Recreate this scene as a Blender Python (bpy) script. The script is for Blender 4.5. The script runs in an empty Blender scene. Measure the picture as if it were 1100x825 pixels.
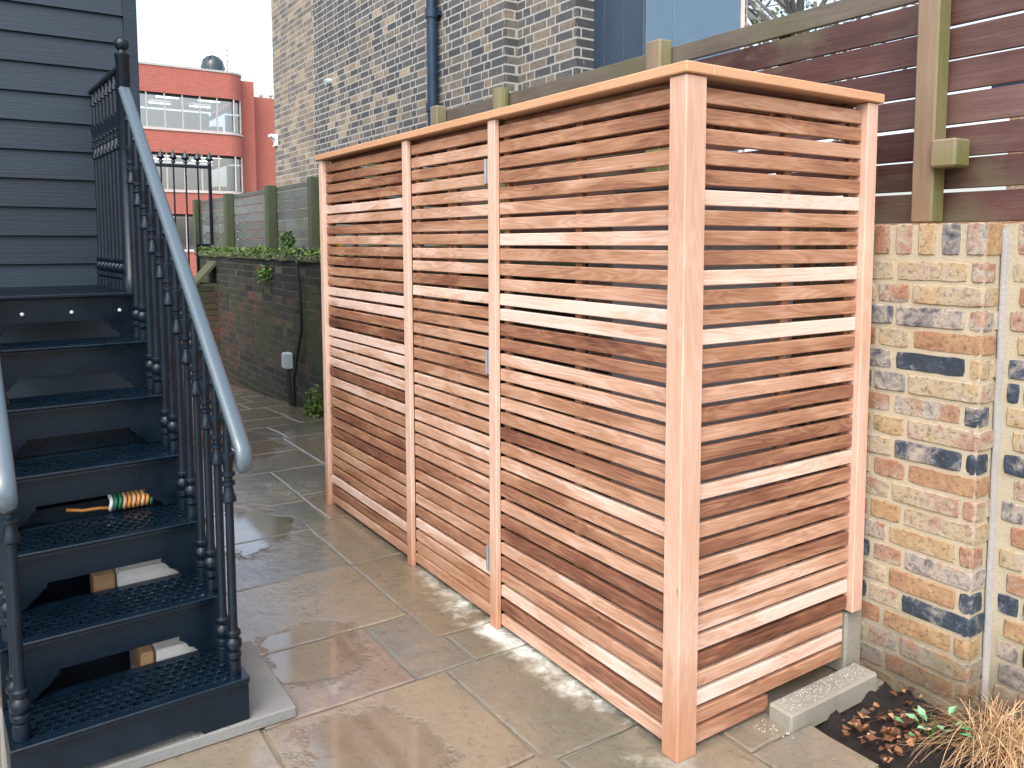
import bpy, bmesh, math, random
from mathutils import Vector, Matrix, noise
R = math.radians
rng = random.Random(7)
scene = bpy.context.scene
col = scene.collection

# ------------------------------------------------------------------ helpers
class MB:
    """collects faces (with one tone value per face) and links them as one mesh object"""
    def __init__(s): s.v=[]; s.f=[]; s.t=[]
    def vert(s,p): s.v.append(tuple(p)); return len(s.v)-1
    def face(s,idx,t=.5): s.f.append(tuple(idx)); s.t.append(t)
    def quad(s,a,b,c,d,t=.5):
        i=[s.vert(p) for p in (a,b,c,d)]; s.face(i,t)
    def box(s,x0,y0,z0,x1,y1,z1,t=.5,bev=0.0,m=None):
        """box with chamfered edges when bev > 0"""
        if bev<=0:
            P=[(x0,y0,z0),(x1,y0,z0),(x1,y1,z0),(x0,y1,z0),(x0,y0,z1),(x1,y0,z1),(x1,y1,z1),(x0,y1,z1)]
            if m: P=[m@Vector(p) for p in P]
            b=[s.vert(p) for p in P]
            for q in ((0,3,2,1),(4,5,6,7),(0,1,5,4),(1,2,6,5),(2,3,7,6),(3,0,4,7)): s.face([b[i] for i in q],t)
            return
        bm=bmesh.new(); bmesh.ops.create_cube(bm,size=1)
        for v in bm.verts:
            v.co=Vector(((x0+x1)/2+v.co.x*(x1-x0),(y0+y1)/2+v.co.y*(y1-y0),(z0+z1)/2+v.co.z*(z1-z0)))
        bmesh.ops.bevel(bm,geom=bm.edges[:],offset=bev,segments=1,affect='EDGES',profile=.5)
        s.addbm(bm,t,m); bm.free()
    def addbm(s,bm,t=.5,m=None):
        bm.verts.index_update(); o=len(s.v)
        for v in bm.verts: s.v.append(tuple(m@v.co if m else v.co))
        for f in bm.faces: s.face([o+v.index for v in f.verts],t)
    def tube(s,pts,r,n=8,t=.5,cap=True):
        pts=[Vector(p) for p in pts]; rr=r if isinstance(r,(list,tuple)) else [r]*len(pts)
        rings=[]; prev=None
        for i,p in enumerate(pts):
            d=(pts[min(i+1,len(pts)-1)]-pts[max(i-1,0)]).normalized()
            if prev is None:
                a=Vector((0,0,1)) if abs(d.z)<.9 else Vector((1,0,0)); x=d.cross(a).normalized()
            else: x=(prev-d*prev.dot(d)).normalized()
            prev=x; y=d.cross(x)
            rings.append([s.vert(p+(x*math.cos(2*math.pi*k/n)+y*math.sin(2*math.pi*k/n))*rr[i]) for k in range(n)])
        for a,b in zip(rings,rings[1:]):
            for k in range(n): s.face((a[k],a[(k+1)%n],b[(k+1)%n],b[k]),t)
        if cap: s.face(rings[0][::-1],t); s.face(rings[-1],t)
    def lathe(s,prof,cx=0,cy=0,cz=0,n=12,t=.5):
        rings=[]
        for z,r in prof:
            rings.append([s.vert((cx+r*math.cos(2*math.pi*k/n),cy+r*math.sin(2*math.pi*k/n),cz+z)) for k in range(n)])
        for a,b in zip(rings,rings[1:]):
            for k in range(n): s.face((a[k],a[(k+1)%n],b[(k+1)%n],b[k]),t)
        s.face(rings[0][::-1],t); s.face(rings[-1],t)
    def prism(s,pts,fn,d0,d1,t=.5):
        """pts: 2D outline, fn(u,v,d)->xyz"""
        a=[s.vert(fn(u,v,d0)) for u,v in pts]; b=[s.vert(fn(u,v,d1)) for u,v in pts]
        n=len(pts)
        s.face(a[::-1],t); s.face(b,t)
        for k in range(n): s.face((a[k],a[(k+1)%n],b[(k+1)%n],b[k]),t)
    def build(s,name,mat,parent=None,smooth=False,loc=None,angle=None):
        me=bpy.data.meshes.new(name); me.from_pydata(s.v,[],s.f); me.update()
        at=me.attributes.new('tone','FLOAT','FACE'); at.data.foreach_set('value',s.t)
        bm=bmesh.new(); bm.from_mesh(me); bmesh.ops.recalc_face_normals(bm,faces=bm.faces)
        if smooth:
            for f in bm.faces: f.smooth=True
            if angle:
                for e in bm.edges:
                    if len(e.link_faces)==2 and e.calc_face_angle(0)>angle: e.smooth=False
        bm.to_mesh(me); bm.free()
        me.materials.append(mat)
        o=bpy.data.objects.new(name,me); col.objects.link(o)
        if parent: o.parent=parent
        if loc: o.location=loc
        return o
def tag(o,label=None,cat=None,group=None,kind=None):
    if label: o['label']=label
    if cat: o['category']=cat
    if group: o['group']=group
    if kind: o['kind']=kind
    return o
def thing(name,label,cat,loc=(0,0,0),rz=0,group=None):
    o=bpy.data.objects.new(name,None); o.empty_display_size=.1; col.objects.link(o)
    o.location=loc; o.rotation_euler=(0,0,rz); return tag(o,label,cat,group)
def copy_tree(o,parent=None):
    c=o.copy(); col.objects.link(c)
    if parent: c.parent=parent
    for ch in list(o.children): copy_tree(ch,c)
    return c

# ------------------------------------------------------------------ materials
class N:
    def __init__(s,name):
        s.m=bpy.data.materials.new(name); s.m.use_nodes=True; s.t=s.m.node_tree; s.n=s.t.nodes
        s.b=s.n['Principled BSDF']
    def new(s,typ,**kw):
        n=s.n.new(typ)
        for k,v in kw.items(): setattr(n,k,v)
        return n
    def put(s,sock,val):
        if hasattr(val,'is_output') : s.t.links.new(val,sock)
        else: sock.default_value=val
    def math(s,op,a,b=0,c=None,clamp=False):
        n=s.new('ShaderNodeMath',operation=op,use_clamp=clamp); s.put(n.inputs[0],a); s.put(n.inputs[1],b)
        if c is not None: s.put(n.inputs[2],c)
        return n.outputs[0]
    def vmath(s,op,a,b):
        n=s.new('ShaderNodeVectorMath',operation=op); s.put(n.inputs[0],a); s.put(n.inputs[1],b); return n.outputs[0]
    def obj(s): return s.new('ShaderNodeTexCoord').outputs['Object']
    def tone(s): return s.new('ShaderNodeAttribute',attribute_name='tone').outputs['Fac']
    def noise(s,vec,scale,detail=4,rough=.55,dist=0,scl=None):
        if scl: vec=s.vmath('MULTIPLY',vec,scl)
        n=s.new('ShaderNodeTexNoise'); s.put(n.inputs['Vector'],vec)
        n.inputs['Scale'].default_value=scale; n.inputs['Detail'].default_value=detail
        n.inputs['Roughness'].default_value=rough; n.inputs['Distortion'].default_value=dist
        return n.outputs['Fac']
    def ramp(s,fac,stops,interp='LINEAR'):
        n=s.new('ShaderNodeValToRGB'); n.color_ramp.interpolation=interp; e=n.color_ramp.elements
        while len(e)<len(stops): e.new(.5)
        for el,(p,c) in zip(e,stops):
            el.position=p; el.color=(c,c,c,1) if isinstance(c,(int,float)) else tuple(c)+(1,)
        s.put(n.inputs[0],fac); return n.outputs[0]
    def mix(s,f,a,b,blend='MIX'):
        n=s.new('ShaderNodeMix',data_type='RGBA',blend_type=blend)
        s.put(n.inputs[0],f)
        s.put(n.inputs[6],a if hasattr(a,'is_output') else tuple(a)+(1,)); s.put(n.inputs[7],b if hasattr(b,'is_output') else tuple(b)+(1,))
        return n.outputs[2]
    def bump(s,h,strength=.3,dist=.01,nrm=None):
        n=s.new('ShaderNodeBump'); n.inputs['Strength'].default_value=strength; n.inputs['Distance'].default_value=dist
        s.put(n.inputs['Height'],h)
        if nrm is not None: s.put(n.inputs['Normal'],nrm)
        return n.outputs[0]
    def out(s,color,rough=.6,bump=None,spec=.5,metal=0.0):
        s.put(s.b.inputs['Base Color'],color if hasattr(color,'is_output') else tuple(color)+(1,))
        s.put(s.b.inputs['Roughness'],rough); s.put(s.b.inputs['Specular IOR Level'],spec); s.put(s.b.inputs['Metallic'],metal)
        if bump is not None: s.put(s.b.inputs['Normal'],bump)
        return s.m

def axis_scale(ax,along,across):
    v=[across]*3; v['xyz'.index(ax)]=along; return tuple(v)
CEDAR=[(0,(.080,.030,.018)),(.25,(.20,.084,.050)),(.5,(.36,.186,.108)),(.75,(.53,.325,.227)),(1,(.71,.535,.45))]
def wood(name,ax,stops=CEDAR,grain=.16,blotch=.34,ring=.2,rough=.6,damp=False):
    n=N(name); c=n.obj(); t=n.tone()
    off=n.vmath('SCALE',(37.1,53.7,71.3),(0,0,0)); off.node.operation='SCALE'; n.put(off.node.inputs[3],t)
    off.node.inputs[0].default_value=(37.1,53.7,71.3)
    c=n.vmath('ADD',c,off)
    g=n.noise(c,1,5,.65,0,axis_scale(ax,5,210))
    w=n.noise(c,1,2,.5,.6,axis_scale(ax,1.4,15))
    rings=n.math('SINE',n.math('MULTIPLY',w,95.0))
    bl=n.noise(c,1,3,.55,.2,axis_scale(ax,2.6,9))
    kn=n.noise(c,1,2,.5,0,axis_scale(ax,9,26))
    f=n.math('ADD',t,n.math('MULTIPLY',n.math('SUBTRACT',g,.5),grain*2))
    f=n.math('ADD',f,n.math('MULTIPLY',n.math('SUBTRACT',bl,.5),blotch*2))
    f=n.math('ADD',f,n.math('MULTIPLY',rings,ring*.28))
    knf=n.ramp(kn,[(.74,0.0),(.80,1.0)])
    f=n.math('SUBTRACT',f,n.math('MULTIPLY',knf,.35))
    sap=n.noise(n.vmath('ADD',c,(5.3,9.1,2.7)),1,2,.5,.3,axis_scale(ax,1.9,13))
    f=n.math('ADD',f,n.math('MULTIPLY',n.math('SUBTRACT',n.ramp(sap,[(.40,0.0),(.425,.5),(.575,.5),(.60,1.0)]),.5),blotch*.65))
    colr=n.ramp(f,stops)
    if damp:
        sz=n.new('ShaderNodeSeparateXYZ'); n.put(sz.inputs[0],n.obj())
        zz=n.math('ADD',sz.outputs[2],n.math('MULTIPLY',n.math('SUBTRACT',n.noise(n.obj(),1,3,.6,0,(30,30,5)),.5),.5))
        colr=n.mix(n.ramp(zz,[(.04,.9),(.34,0.0)]),colr,(.42,.20,.11))
    b=n.bump(n.math('ADD',g,n.math('MULTIPLY',rings,.12)),.25,.004)
    return n.out(colr,n.math('ADD',rough,n.math('MULTIPLY',n.math('SUBTRACT',g,.5),.25)),b,.35)

M={}
for a in 'xyz': M['cedar_'+a]=wood('cedar_'+a,a)
M['cedar_post']=wood('cedar_post','z',CEDAR,.10,.09,.10,damp=True)
M['cedar_cap_y']=wood('cedar_cap_y','y',[(0,(.3,.15,.075)),(.5,(.55,.30,.165)),(1,(.66,.40,.25))],.08,.15,.1)
M['cedar_cap_x']=wood('cedar_cap_x','x',[(0,(.3,.15,.075)),(.5,(.55,.30,.165)),(1,(.66,.40,.25))],.08,.15,.1)
def fencewood(name,ax,stops,green,gz,side=False):
    n=N(name); c=n.obj(); t=n.tone()
    off=n.vmath('SCALE',(37.1,53.7,71.3),(0,0,0)); n.put(off.node.inputs[3],t); off.node.inputs[0].default_value=(37.1,53.7,71.3)
    c2=n.vmath('ADD',c,off)
    g=n.noise(c2,1,5,.65,0,axis_scale(ax,4,110)); bl=n.noise(c2,1,4,.6,.3,axis_scale(ax,2.2,7)); gr=n.noise(c,1.6,5,.65)
    f=n.math('ADD',n.math('ADD',t,n.math('MULTIPLY',n.math('SUBTRACT',g,.5),.5)),n.math('MULTIPLY',n.math('SUBTRACT',bl,.5),.8))
    colr=n.ramp(f,stops)
    m=n.ramp(n.math('ADD',gr,n.math('MULTIPLY',n.math('SUBTRACT',bl,.5),.5)),[(gz,0.0),(gz+.16,.75)])
    colr=n.mix(m,colr,green)
    if side:   # moss grows on the damp near side of the post
        nn=n.new('ShaderNodeSeparateXYZ'); n.put(nn.inputs[0],n.new('ShaderNodeTexCoord').outputs['Normal'])
        sd_=n.math('MULTIPLY',n.math('LESS_THAN',nn.outputs[1],-.3),n.ramp(n.math('ADD',gr,n.math('MULTIPLY',n.math('SUBTRACT',bl,.5),.8)),[(.32,.1),(.6,.85)]))
        colr=n.mix(sd_,colr,n.mix(g,(.07,.085,.025),(.16,.185,.05)))
    return n.out(colr,n.ramp(bl,[(.3,.32),(.7,.62)]),n.bump(g,.35,.004),.5)
M['plank_tall']=fencewood('plank_tall','y',[(0,(.030,.014,.013)),(.35,(.082,.036,.032)),(.7,(.14,.078,.066)),(1,(.22,.165,.145))],(.10,.10,.055),.49)
M['plank_top']=fencewood('plank_top','y',[(0,(.045,.04,.03)),(.4,(.10,.085,.065)),(.7,(.155,.135,.11)),(1,(.24,.22,.19))],(.085,.09,.045),.47)
M['plank_low']=fencewood('plank_low','y',[(0,(.055,.065,.058)),(.5,(.13,.145,.14)),(1,(.25,.27,.27))],(.075,.105,.03),.52)
M['post_mossy']=fencewood('post_mossy','z',[(0,(.10,.075,.045)),(.5,(.21,.165,.11)),(1,(.33,.27,.19))],(.13,.17,.035),.46,True)
M['post_brown']=fencewood('post_brown','z',[(0,(.11,.07,.045)),(.5,(.23,.16,.105)),(1,(.32,.24,.17))],(.15,.19,.04),.62,True)
M['post_dark']=fencewood('post_dark','z',[(0,(.025,.035,.02)),(.5,(.06,.075,.04)),(1,(.1,.11,.07))],(.05,.085,.02),.5)

def iron(name,base,rough,spots=.5):
    n=N(name); c=n.obj()
    a=n.noise(c,9,5,.6); b=n.noise(c,90,3,.6); d=n.noise(c,260,2,.5)
    colr=n.mix(n.ramp(a,[(.35,0.0),(.7,1.0)]),base,tuple(x*1.7 for x in base))
    colr=n.mix(n.ramp(d,[(.72,0.0),(.76,spots)]),colr,tuple(min(1,x*9) for x in base))
    return n.out(colr,n.ramp(a,[(.3,rough-.1),(.75,rough+.12)]),n.bump(b,.22,.003),.36)
M['iron']=iron('blue_black_iron',(.0014,.006,.0125),.33)
M['rail']=None
M['pipe']=iron('pipe_paint',(.007,.022,.045),.35,.1)
def cladmat():
    n=N('cladding_paint'); c=n.obj(); t=n.tone()
    g=n.noise(c,1,5,.65,0,(3,40,140)); bl=n.noise(c,1,4,.6,0,(2,3,7))
    f=n.math('ADD',n.math('ADD',n.math('MULTIPLY',t,.5),.25),n.math('MULTIPLY',n.math('SUBTRACT',bl,.5),.9))
    colr=n.ramp(f,[(0,(.003,.0095,.018)),(.5,(.006,.0175,.031)),(1,(.014,.034,.056))])
    return n.out(colr,n.ramp(bl,[(.3,.38),(.7,.6)]),n.bump(g,.45,.004),.45)
M['clad']=cladmat()
M['iron_wet']=iron('wet_iron',(.002,.0068,.0135),.18,.3)

def brickmat(name,stops,spread=.35,dirt=(.04,.045,.03),dirtpos=None,rough=.85,bs=.7,moss=None,fine=60,streak=None,scale=1.0):
    n=N(name); c=n.obj(); t=n.tone()
    a=n.noise(c,14*scale,4,.65,.4); b=n.noise(c,fine*scale,4,.7); e=n.noise(c,190*scale,2,.6); big=n.noise(c,1.5,4,.6)
    f=n.math('ADD',t,n.math('MULTIPLY',n.math('SUBTRACT',a,.5),spread))
    colr=n.ramp(f,stops)
    colr=n.mix(n.ramp(b,[(.30,.75),(.48,0.0)]),colr,(.055,.045,.045))
    colr=n.mix(n.ramp(b,[(.60,0.0),(.8,.5)]),colr,(.5,.46,.40))
    colr=n.mix(n.ramp(e,[(.66,0.0),(.74,.8)]),colr,(.03,.025,.025))
    if moss:
        colr=n.mix(n.ramp(n.math('ADD',big,n.math('MULTIPLY',n.math('SUBTRACT',b,.5),.3)),[(moss[0],0.0),(moss[0]+.14,.8)]),colr,moss[1])
    if dirtpos is not None:
        z=n.new('ShaderNodeSeparateXYZ'); n.put(z.inputs[0],c)
        zz=n.math('ADD',z.outputs[2],n.math('MULTIPLY',n.math('SUBTRACT',a,.5),.22))
        colr=n.mix(n.ramp(zz,[(dirtpos[0],.72),(dirtpos[1],0.0)]),colr,dirt)
    h=n.math('ADD',n.math('MULTIPLY',b,.7),n.math('MULTIPLY',a,.6))
    return n.out(colr,rough,n.bump(h,bs,.008),.3)
PIER=[(0,(.03,.042,.058)),(.07,(.045,.065,.095)),(.13,(.20,.185,.18)),(.22,(.38,.34,.29)),(.32,(.33,.205,.14)),(.42,(.30,.14,.08)),(.52,(.32,.195,.115)),(.64,(.375,.24,.125)),(.78,(.40,.30,.17)),(.9,(.38,.325,.245)),(1,(.33,.185,.14))]
M['pier_brick']=brickmat('pier_brick',PIER,.72,(.06,.05,.035),(.03,.26),moss=(.66,(.25,.24,.07)))
M['old_brick']=brickmat('old_brick',[(0,(.009,.012,.014)),(.3,(.024,.025,.024)),(.5,(.05,.042,.034)),(.7,(.082,.045,.035)),(.85,(.15,.052,.042)),(1,(.085,.095,.055))],.35,(.03,.03,.02),(-.3,.0),moss=(.51,(.045,.06,.024)))
M['stock_brick']=brickmat('stock_brick',[(0,(.042,.048,.056)),(.35,(.088,.09,.092)),(.6,(.165,.147,.122)),(.85,(.25,.20,.14)),(1,(.34,.285,.20))],.3,moss=None,bs=.3,fine=25)
def mortarmat(name,c1,c2,dirtz=None,dirt=(.06,.055,.04)):
    n=N(name); c=n.obj(); a=n.noise(c,4,5,.65); b=n.noise(c,90,4,.7)
    colr=n.mix(a,c1,c2)
    if dirtz:
        z=n.new('ShaderNodeSeparateXYZ'); n.put(z.inputs[0],c)
        zz=n.math('ADD',z.outputs[2],n.math('MULTIPLY',n.math('SUBTRACT',a,.5),.2))
        colr=n.mix(n.ramp(zz,[(dirtz[0],.75),(dirtz[1],0.0)]),colr,dirt)
    return n.out(colr,.9,n.bump(b,.6,.006),.2)
M['mortar_pale']=mortarmat('mortar_pale',(.36,.305,.205),(.50,.45,.345),(.02,.3))
M['mortar_dark']=mortarmat('mortar_dark',(.035,.042,.032),(.16,.17,.125))
M['mortar_stock']=mortarmat('mortar_stock',(.30,.295,.27),(.46,.45,.42))
M['cement']=mortarmat('cement',(.26,.25,.24),(.40,.39,.375),(.0,.12))
M['concrete']=mortarmat('concrete',(.12,.115,.09),(.36,.345,.29))
M['slabgrey']=mortarmat('slab_grey',(.15,.155,.15),(.25,.255,.245))
M['concrete_pale']=mortarmat('concrete_pale',(.40,.41,.40),(.56,.57,.55))
M['coping']=mortarmat('coping_stone',(.05,.055,.035),(.12,.13,.075))

def plain(name,c,rough=.5,metal=0,var=.25,spec=.5,bscale=60,bs=.1,emit=None):
    n=N(name); o=n.obj(); a=n.noise(o,6,5,.6); b=n.noise(o,bscale,3,.6)
    colr=n.mix(a,tuple(x*(1-var) for x in c),tuple(min(1,x*(1+var)) for x in c))
    if emit: n.b.inputs['Emission Color'].default_value=tuple(emit[:3])+(1,); n.b.inputs['Emission Strength'].default_value=emit[3]
    return n.out(colr,rough,n.bump(b,bs,.004),spec,metal)
M['rail']=plain('rail_sky_sheen',(.07,.103,.127),.24,0,.12,.7,150,.05)  # base colour lifted well above the iron to imitate sky sheen
M['steel']=plain('stainless_steel',(.42,.45,.47),.35,.6,.1)
M['cabinet']=plain('grey_cabinet',(.55,.57,.64),.6,0,.12)
M['dark']=plain('dark_hollow',(.02,.02,.02),.8)
M['white']=plain('white_paint',(.75,.77,.78),.5,0,.06)
M['greybox']=plain('grey_plastic',(.36,.45,.48),.45,0,.12)
M['cable']=plain('black_cable',(.012,.014,.014),.45)
M['orange_wire']=plain('orange_wire',(.62,.27,.06),.45)
M['tan_rope']=plain('tan_cord',(.58,.38,.2),.6)
M['green_plastic']=plain('green_plastic',(.02,.16,.09),.45)
M['timber_end']=plain('timber_end',(.30,.19,.09),.75,0,.4)
M['blue_dark']=plain('blue_panel_dark',(.028,.05,.078),.45,0,.2)
M['blue_lit']=plain('blue_panel_lit',(.10,.17,.24),.4,0,.18)  # paler copy of the blue sheet, sky light put into the colour
M['pinkstrip']=plain('pale_pink_trim',(.7,.55,.5),.6)
M['leafgreen']=None

def leafmat(name,stops,rough=.5):
    n=N(name); t=n.tone(); c=n.obj(); a=n.noise(c,30,3,.6)
    f=n.math('ADD',t,n.math('MULTIPLY',n.math('SUBTRACT',a,.5),.4))
    colr=n.ramp(f,stops); n.out(colr,rough,None,.35)
    return n.m
M['weed']=leafmat('weed_leaf',[(0,(.02,.05,.01)),(.5,(.07,.14,.025)),(1,(.18,.27,.06))])
M['mint']=leafmat('mint_leaf',[(0,(.03,.13,.06)),(.6,(.10,.30,.14)),(1,(.30,.5,.32))])
M['straw']=leafmat('dry_straw',[(0,(.16,.08,.035)),(.5,(.40,.24,.12)),(1,(.66,.48,.28))],.65)
M['litter']=leafmat('leaf_litter',[(0,(.045,.02,.015)),(.4,(.17,.07,.035)),(.75,(.36,.19,.09)),(1,(.56,.42,.30))],.55)
M['treeleaf']=leafmat('tree_leaf',[(0,(.06,.10,.06)),(.5,(.12,.17,.11)),(1,(.20,.25,.17))])
M['bark']=plain('bark',(.17,.165,.15),.85,0,.4,bs=.5)
M['yellowleaf']=leafmat('yellow_leaf',[(0,(.4,.26,.01)),(1,(.75,.55,.02))])

# wet riven flagstone
def paving():
    n=N('wet_flagstone'); c=n.obj(); t=n.tone()
    off=n.vmath('SCALE',(3.1,5.7,7.3),(0,0,0)); n.put(off.node.inputs[3],t); off.node.inputs[0].default_value=(13.1,25.7,7.3)
    cc=n.vmath('ADD',c,off)
    a=n.noise(cc,2.6,5,.6,.6); b=n.noise(cc,9,6,.65,.3); d=n.noise(c,55,5,.7); w=n.noise(c,1.7,4,.6,.4); s=n.noise(c,4.5,6,.72,.2)
    f=n.math('ADD',t,n.math('ADD',n.math('MULTIPLY',n.math('SUBTRACT',a,.5),.9),n.math('MULTIPLY',n.math('SUBTRACT',b,.5),.35)))
    colr=n.ramp(f,[(0,(.125,.13,.125)),(.2,(.175,.18,.17)),(.4,(.235,.215,.175)),(.6,(.30,.25,.18)),(.78,(.26,.195,.15)),(.9,(.215,.18,.16)),(1,(.36,.325,.265))])
    colr=n.mix(n.ramp(b,[(.56,0.0),(.75,.5)]),colr,(.32,.285,.22))
    colr=n.mix(n.ramp(d,[(.28,.6),(.42,0.0)]),colr,(.05,.048,.042))
    sep=n.new('ShaderNodeSeparateXYZ'); n.put(sep.inputs[0],c); X=sep.outputs[0]; Y=sep.outputs[1]
    # green algae in the damp strip beside the store
    alg=n.math('MULTIPLY',n.ramp(n.math('ADD',X,n.math('MULTIPLY',n.math('SUBTRACT',s,.5),.35)),[(.0,0.0),(.5,1.0)]),0)
    xs=n.math('ADD',X,n.math('MULTIPLY',n.math('SUBTRACT',s,.5),.55))
    near=n.math('SUBTRACT',1.0,n.math('MULTIPLY',n.math('ABSOLUTE',n.math('ADD',xs,.13)),4.2),clamp=True)
    colr=n.mix(n.math('MULTIPLY',near,.45),colr,(.10,.125,.075))
    # chalky cement residue spilled along the foot of the store
    xr=n.math('ADD',X,n.math('MULTIPLY',n.math('SUBTRACT',n.noise(c,3.2,5,.7,.3),.5),.42))
    res=n.math('SUBTRACT',1.0,n.math('MULTIPLY',n.math('ABSOLUTE',n.math('ADD',xr,.015)),9.5),clamp=True)
    yy=n.ramp(n.math('ADD',n.noise(c,1.9,2,.5),n.math('MULTIPLY',n.math('SUBTRACT',n.noise(c,21,3,.6),.5),.25)),[(.42,0.0),(.54,1.0)])
    lim=n.ramp(n.math('MULTIPLY',n.math('ADD',Y,1),.25),[(.22,0.0),(.28,1.0),(.62,1.0),(.7,0.0)])
    chalk=n.math('MULTIPLY',n.math('MULTIPLY',n.ramp(res,[(.12,0.0),(.75,1.0)]),yy),lim)
    colr=n.mix(n.math('MULTIPLY',chalk,.85),colr,(.66,.68,.62))
    # wetness: standing water in shallow hollows, damp elsewhere
    def spot(x,y,rx,ry):
        dx=n.math('DIVIDE',n.math('SUBTRACT',X,x),rx); dy=n.math('DIVIDE',n.math('SUBTRACT',Y,y),ry)
        return n.math('SUBTRACT',1.0,n.math('SQRT',n.math('ADD',n.math('MULTIPLY',dx,dx),n.math('MULTIPLY',dy,dy))))
    ps=n.math('MAXIMUM',n.math('MAXIMUM',spot(-.66,1.22,.26,.30),spot(-.55,2.7,.32,.5)),n.math('MAXIMUM',spot(-.72,.55,.25,.3),spot(-.1,4.6,.4,.7)))
    ps=n.math('ADD',n.math('MULTIPLY',ps,.9),n.math('MULTIPLY',n.math('SUBTRACT',s,.5),1.3))
    pud=n.ramp(ps,[(.12,0.0),(.24,1.0)])
    wet=n.ramp(n.math('ADD',w,n.math('MULTIPLY',n.math('SUBTRACT',s,.5),.5)),[(.24,0.0),(.42,1.0)])
    wet=n.math('MULTIPLY',wet,n.math('SUBTRACT',1.0,chalk))
    colr=n.mix(n.math('MULTIPLY',pud,.35),colr,(.10,.075,.05))
    colr=n.mix(n.math('MULTIPLY',wet,.38),colr,n.mix(1.0,colr,(.40,.365,.32),'MULTIPLY'))
    rough=n.math('SUBTRACT',n.math('ADD',n.math('MULTIPLY',wet,-.24),.29),n.math('MULTIPLY',pud,.2))
    rough=n.math('MAXIMUM',n.math('ADD',rough,n.math('MULTIPLY',n.math('SUBTRACT',d,.5),.22)),.025)
    rv=n.noise(cc,1,6,.68,.9,(26,17,20)); h=n.math('ADD',n.math('MULTIPLY',b,1.3),n.math('MULTIPLY',d,.30)); h=n.math('ADD',h,n.math('MULTIPLY',rv,.75))
    h=n.math('MULTIPLY',h,n.math('SUBTRACT',1.0,n.math('MULTIPLY',pud,.96)))
    colr=n.mix(n.ramp(rv,[(.30,.55),(.46,0.0)]),colr,(.07,.065,.055))
    n.out(colr,rough,n.bump(h,.50,.010),1.0)
    n.put(n.b.inputs['Coat Weight'],n.math('MULTIPLY',wet,1.0)); n.b.inputs['Coat Roughness'].default_value=.06; n.b.inputs['Coat IOR'].default_value=1.4
    n.put(n.b.inputs['Coat Normal'],n.bump(h,.22,.007))
    return n.m
M['paving']=paving()
M['joint']=mortarmat('joint_mortar',(.12,.11,.075),(.26,.235,.185))
M['ground']=mortarmat('rough_ground',(.11,.10,.08),(.18,.165,.13))
def soilmat():
    n=N('dark_soil'); c=n.obj(); a=n.noise(c,40,6,.7); b=n.noise(c,8,3,.6)
    return n.out(n.mix(a,(.008,.007,.008),(.045,.036,.033)),.85,n.bump(n.math('ADD',a,b),1.0,.03),.3)
M['soil']=soilmat()
def redbrick():
    n=N('red_office_brick'); uv=n.new('ShaderNodeTexCoord').outputs['UV']; c=n.obj()
    bt=n.new('ShaderNodeTexBrick'); n.put(bt.inputs['Vector'],uv)
    bt.inputs['Color1'].default_value=(.36,.095,.07,1); bt.inputs['Color2'].default_value=(.27,.07,.053,1); bt.inputs['Mortar'].default_value=(.42,.22,.18,1)
    bt.inputs['Scale'].default_value=1; bt.inputs['Mortar Size'].default_value=.009; bt.inputs['Brick Width'].default_value=.225; bt.inputs['Row Height'].default_value=.085; bt.inputs['Bias'].default_value=-.2
    a=n.noise(c,.35,5,.65); b=n.noise(c,2.5,5,.6)
    colr=n.mix(n.ramp(a,[(.3,.0),(.75,.5)]),bt.outputs['Color'],(.46,.13,.10))
    colr=n.mix(n.ramp(b,[(.62,.0),(.8,.4)]),colr,(.5,.3,.26))
    return n.out(colr,.8,None,.3)
M['redbrick']=redbrick()
def glass():
    n=N('window_glass'); tr=n.new('ShaderNodeBsdfTransparent'); tr.inputs[0].default_value=(.72,.78,.80,1)
    gl=n.new('ShaderNodeBsdfGlossy'); gl.inputs['Roughness'].default_value=.02
    fr=n.new('ShaderNodeFresnel'); fr.inputs[0].default_value=1.6
    mx=n.new('ShaderNodeMixShader'); n.put(mx.inputs[0],n.math('ADD',fr.outputs[0],.30)); n.put(mx.inputs[1],tr.outputs[0]); n.put(mx.inputs[2],gl.outputs[0])
    n.t.links.new(mx.outputs[0],n.n['Material Output'].inputs[0]); return n.m
M['glass']=glass()
M['sill']=plain('sill_concrete',(.52,.46,.43),.7,0,.15)
M['frame']=plain('window_frame',(.42,.40,.38),.5,0,.1)
M['officewall']=plain('office_wall',(.30,.34,.37),.8)
M['officelamp']=plain('office_lamp',(.9,.9,.85),.5,emit=(1,.95,.85,2.5))
M['blackglass']=plain('dark_dome',(.03,.05,.06),.12,0,.2)

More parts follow.
